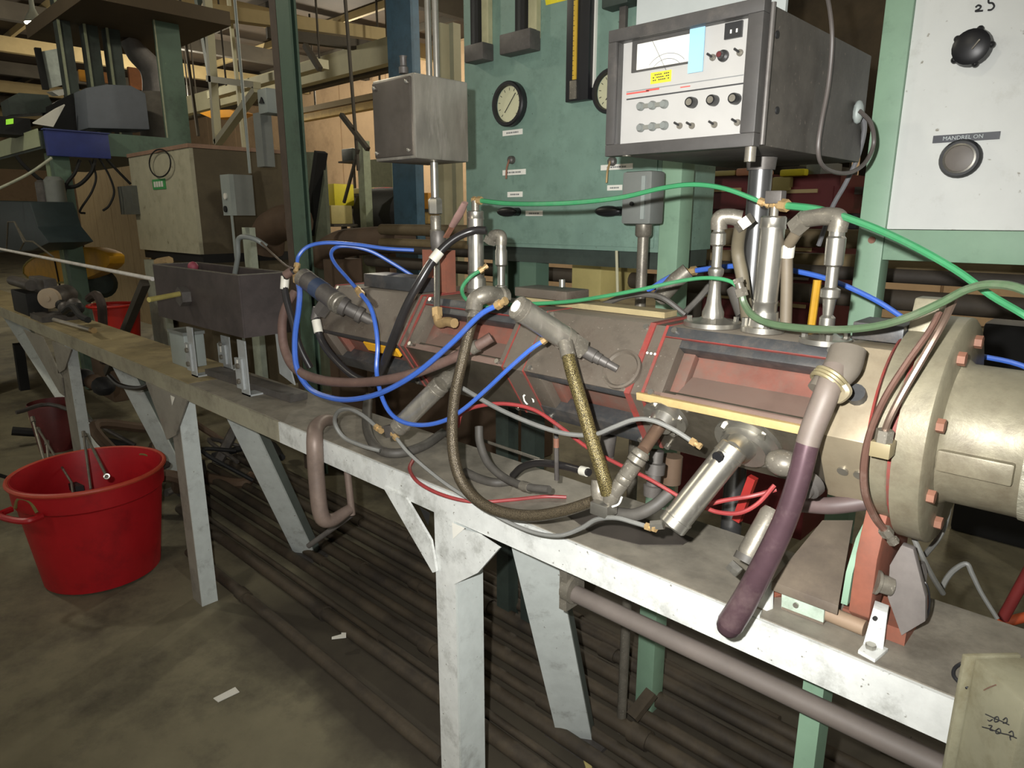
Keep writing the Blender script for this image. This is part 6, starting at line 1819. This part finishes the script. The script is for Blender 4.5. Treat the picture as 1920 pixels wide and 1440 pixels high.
for i, (x0, y0, x1, y1, Y, mt, lb) in enumerate((
        (612, 345, 628, 386, 5.0, YELLOW, 'yellow upright box beside the leaning plate'), (628, 355, 700, 362, 5.6, CRATE, 'pale shelf board above the dark far machine'),
        (700, 352, 722, 360, 5.5, REDBUCK, 'small bright red thing left of the blue column'), (783, 362, 803, 392, 5.2, ORANGE, 'orange box right of the blue column'),
        (781, 395, 803, 420, 5.2, M('box_tan', (190, 160, 100), .6), 'tan box under the orange box right of the blue column'), (608, 385, 622, 420, 4.6, CRATE, 'pale carton low beside the leaning plate'),
        (640, 280, 662, 300, 7.5, GREENDK, 'small dark box on the back wall'), (783, 425, 803, 438, 5.0, PLY, 'low tan board right of the blue column'))):
    o = slab(MB(), x0, y0, x1, y1, Y, .3).thing('stored_box', mt, lb, 'box', bevel=.01)
    BOXES.append((o, P(x0, y1, Y=Y).x, P(x1, y1, Y=Y).x, Y, WORLD[o].z))
for x0, x1, Y, lb in ((815, 826, 4.2, 'pale upright post right of the conduit'), (838, 850, 5.0, 'pale grey upright post left of the green cabinet')):
    a, b = P(x0, 70, Y=Y), P(x1, 70, Y=Y)
    MB().box((a.x, Y, 0), (b.x, Y + .1, P(x0, 45, Y=Y).z)).thing('pale_post', BEAMWH, lb, 'post')
# far away, right of the green cabinet
for i, (x0, x1, y0, y1, lb) in enumerate(((1308, 1412, 330, 520, 'dark red tool cabinet left of the instrument pole'), (1446, 1556, 330, 520, 'dark red tool cabinet right of the instrument pole'))):
    a, b = P(x0, y0, Y=3.0), P(x1, y1, Y=3.0)
    t = T('tool_cabinet', lb, 'cabinet', V(((a.x + b.x) / 2, 3.2, 0)), 'red tool cabinets behind the pole')
    MB().box((a.x, 3.0, 0), (b.x, 3.5, a.z)).build('body', REDCAB, t)
    for k in range(5):
        z = a.z - .05 - .12 * k
        d = MB().box((a.x + .02, 2.985, z - .1), (b.x - .02, 2.999, z)).build('drawer', REDCAB, t)
        MB().box((a.x + .08, 2.975, z - .025), (b.x - .08, 2.984, z - .01)).build('handle', STEEL if k % 2 else BEAMTAN, d)
for i, (x0, y0, x1, y1, Y, mt, lb) in enumerate((
        (1380, 316, 1406, 329, 2.98, M('pink_carton', (200, 140, 110), .6), 'pinkish flat carton on the left red cabinet'), (1315, 322, 1378, 329, 2.98, CRATE, 'long pale tray on the left red cabinet'),
        (1462, 318, 1508, 329, 2.96, YELLOW, 'bright yellow cap on the right red cabinet'), (1512, 302, 1538, 329, 3.0, GREYBOX, 'grey-blue box on the right red cabinet'),
        (1448, 332, 1480, 358, 2.97, CRATE, 'pale paper hanging on the front of the right red cabinet'), (1345, 284, 1388, 306, 3.4, BLUEBOX, 'dark blue box above the left red cabinet'),
        (1312, 298, 1345, 320, 3.4, BEAMWH, 'pale jumbled carton above the left red cabinet'), (1468, 262, 1540, 282, 4.2, CRATE, 'pale yellow carton row seen below the instrument case'),
        (1440, 282, 1470, 312, 3.6, BLACKM, 'black box beside the pole above the right red cabinet'), (1478, 284, 1540, 312, 3.8, BEAMWH, 'broad pale carton above the right red cabinet'),
        (1462, -10, 1518, 28, 4.0, GREYLT, 'light grey box above the instrument case'), (1520, -10, 1560, 36, 4.4, BEAMTAN, 'tan panel above the instrument case'),
        (1584, -10, 1612, 24, 4.4, CRATE, 'pale yellow carton at the top left of the green frame'), (1622, 142, 1645, 156, 4.0, CRATE, 'small pale strip between instrument case and frame'),
        (1556, 330, 1600, 350, 3.2, CABSIDE, 'brown crate right of the red cabinets'), (1560, 400, 1605, 430, 3.0, BLACKM, 'black crate low right of the red cabinets'))):
    o = slab(MB(), x0, y0, x1, y1, Y, .25).thing('stored_box', mt, lb, 'box', bevel=.008)
    if Y > 3.05:
        BOXES2.append((o, P(x0, y1, Y=Y).x, P(x1, y1, Y=Y).x, Y, WORLD[o].z))
MB().lathe(P(1310, 300, Y=2.6) * 1.0, EZ, [(-1.0, .05), (1.2, .05)], 12).thing('dark_post', BEAMDK, 'dark round post right of the green cabinet', 'post')
for k, (y, Y, lb) in enumerate(((445, 2.3, 'upper brown pipe running across behind the machine'), (488, 2.3, 'second brown pipe running across behind the machine'), (505, 2.15, 'third dark pipe running across behind the machine'), (545, 2.2, 'lowest dark pipe running across behind the machine'))):
    a = P(1450, y, Y=Y)
    MB().cyl(V((-3.2, Y, a.z)), V((1.0, Y, a.z)), .03 if k != 2 else .02, n=12).thing('cross_pipe', M('cross_pipe_%d' % k, ((104, 90, 66), (120, 104, 74), (60, 54, 48), (70, 62, 52))[k], .7), lb, 'pipe', 'pipes running behind the machine')
slab(MB(), 1072, 486, 1125, 566, 2.0, .25).thing('yellow_crate', CRATE, 'pale yellow crate seen under the green cabinet', 'crate', bevel=.008)
slab(MB(), 1086, 466, 1125, 476, 2.05, .25).thing('yellow_crate', CRATE, 'pale yellow board just under the green cabinet', 'board')
MB().cyl(P(1156, 470, Y=1.5), P(1158, 552, Y=1.5), .004, n=8).thing('thin_rod', BEAMWH, 'thin pale rod under the green cabinet beside the conduit pipe', 'rod')
MB().cyl(P(1533, 525, Y=1.075), V((P(1505, 640, Y=1.075).x, 1.075, BZ)), .006, n=8).thing('yellow_rod', M('rod_ochre', (176, 132, 30), .5), 'ochre rod slanting behind the right injection rod', 'rod')
MB().box((-.55, 3.6, 0), (2.2, 3.9, 1.0)).thing('dark_bin', BLACKM, 'large dark bin in the gloom behind the white cabinet frame', 'bin', bevel=.02)
MB().box((-4.2, 2.6, 0), (-2.6, 3.1, 1.0)).thing('dark_bin', BROWNP, 'dark brown bin behind the machine left of the blue column', 'bin', bevel=.02)
MB().box((-1.9, 3.9, 1.9), (-.2, 4.2, 4.0)).thing('storage_rack', M('rack_brown', (76, 64, 46), .8, 0, .4, 5), 'brown storage rack high behind the instrument case', 'rack')
# clutter under the far bench end
t = T('scrap_pile', 'dark tangle of scrap hoses and irons on the floor under the far bench end', 'scrap', (-4.2, 1.4, 0))
for k in range(14):
    a = V((-4.9 + 1.7 * random.random(), 1.05 + .7 * random.random(), .02 + .12 * random.random()))
    b = a + V((random.uniform(-.5, .5), random.uniform(-.3, .3), random.uniform(-.02, .25)))
    c_ = b + V((random.uniform(-.4, .4), random.uniform(-.3, .3), random.uniform(-.1, .1)))
    for q in (b, c_):
        q.z = max(q.z, .025)
    MB().tube([a, b, c_], random.choice((.012, .02, .03)), n=8).build(random.choice(('hose', 'iron_bar')), random.choice((BLACKM, BROWNP, STEELDK)), t)
MB().beam(P(34, 645, Y=1.2), P(56, 800, Y=1.2), .07, .07).thing('dark_post', BLACKM, 'dark post under the far bench end at the left edge', 'post')
t = T('oil_can', 'dark rounded machine part hanging under the far bench front', 'machine part', P(185, 720, Y=.95))
for k in range(4):
    MB().ball(P(140 + 18 * k, 700 + 8 * k, Y=.97), .05 + .01 * (k % 2), (1.2, .9, .8), 12).build('lump', BLACKM if k % 2 else BROWNP, t)
hose('black_hose', 'black hose bending under the bench by the third leg', [(205, 705, .95), (225, 722, .93), (260, 728, .92), (285, 718, .93)], 9, BLACKH)

for bx, nm, lb in ((BOXES, 'storage_rack', 'slim storage rack carrying the far boxes left of the blue column'), (BOXES2, 'storage_rack', 'slim storage rack carrying cartons behind the red tool cabinets')):
    t = T(nm, lb, 'rack', V((sum(b[1] for b in bx) / len(bx), 4.5, 0)))
    for o, x0, x1, Y, z in bx:
        MB().box((x0 - .08, Y - .02, z - .032), (x1 + .08, Y + .32, z - .002)).build('shelf', BEAMDK, t)
        MB().box((x0 - .07, Y + .28, 0), (x0 - .03, Y + .32, z - .033)).build('upright', BEAMDK, t)
        MB().box((x1 + .03, Y + .28, 0), (x1 + .07, Y + .32, z - .033)).build('upright', BEAMDK, t)
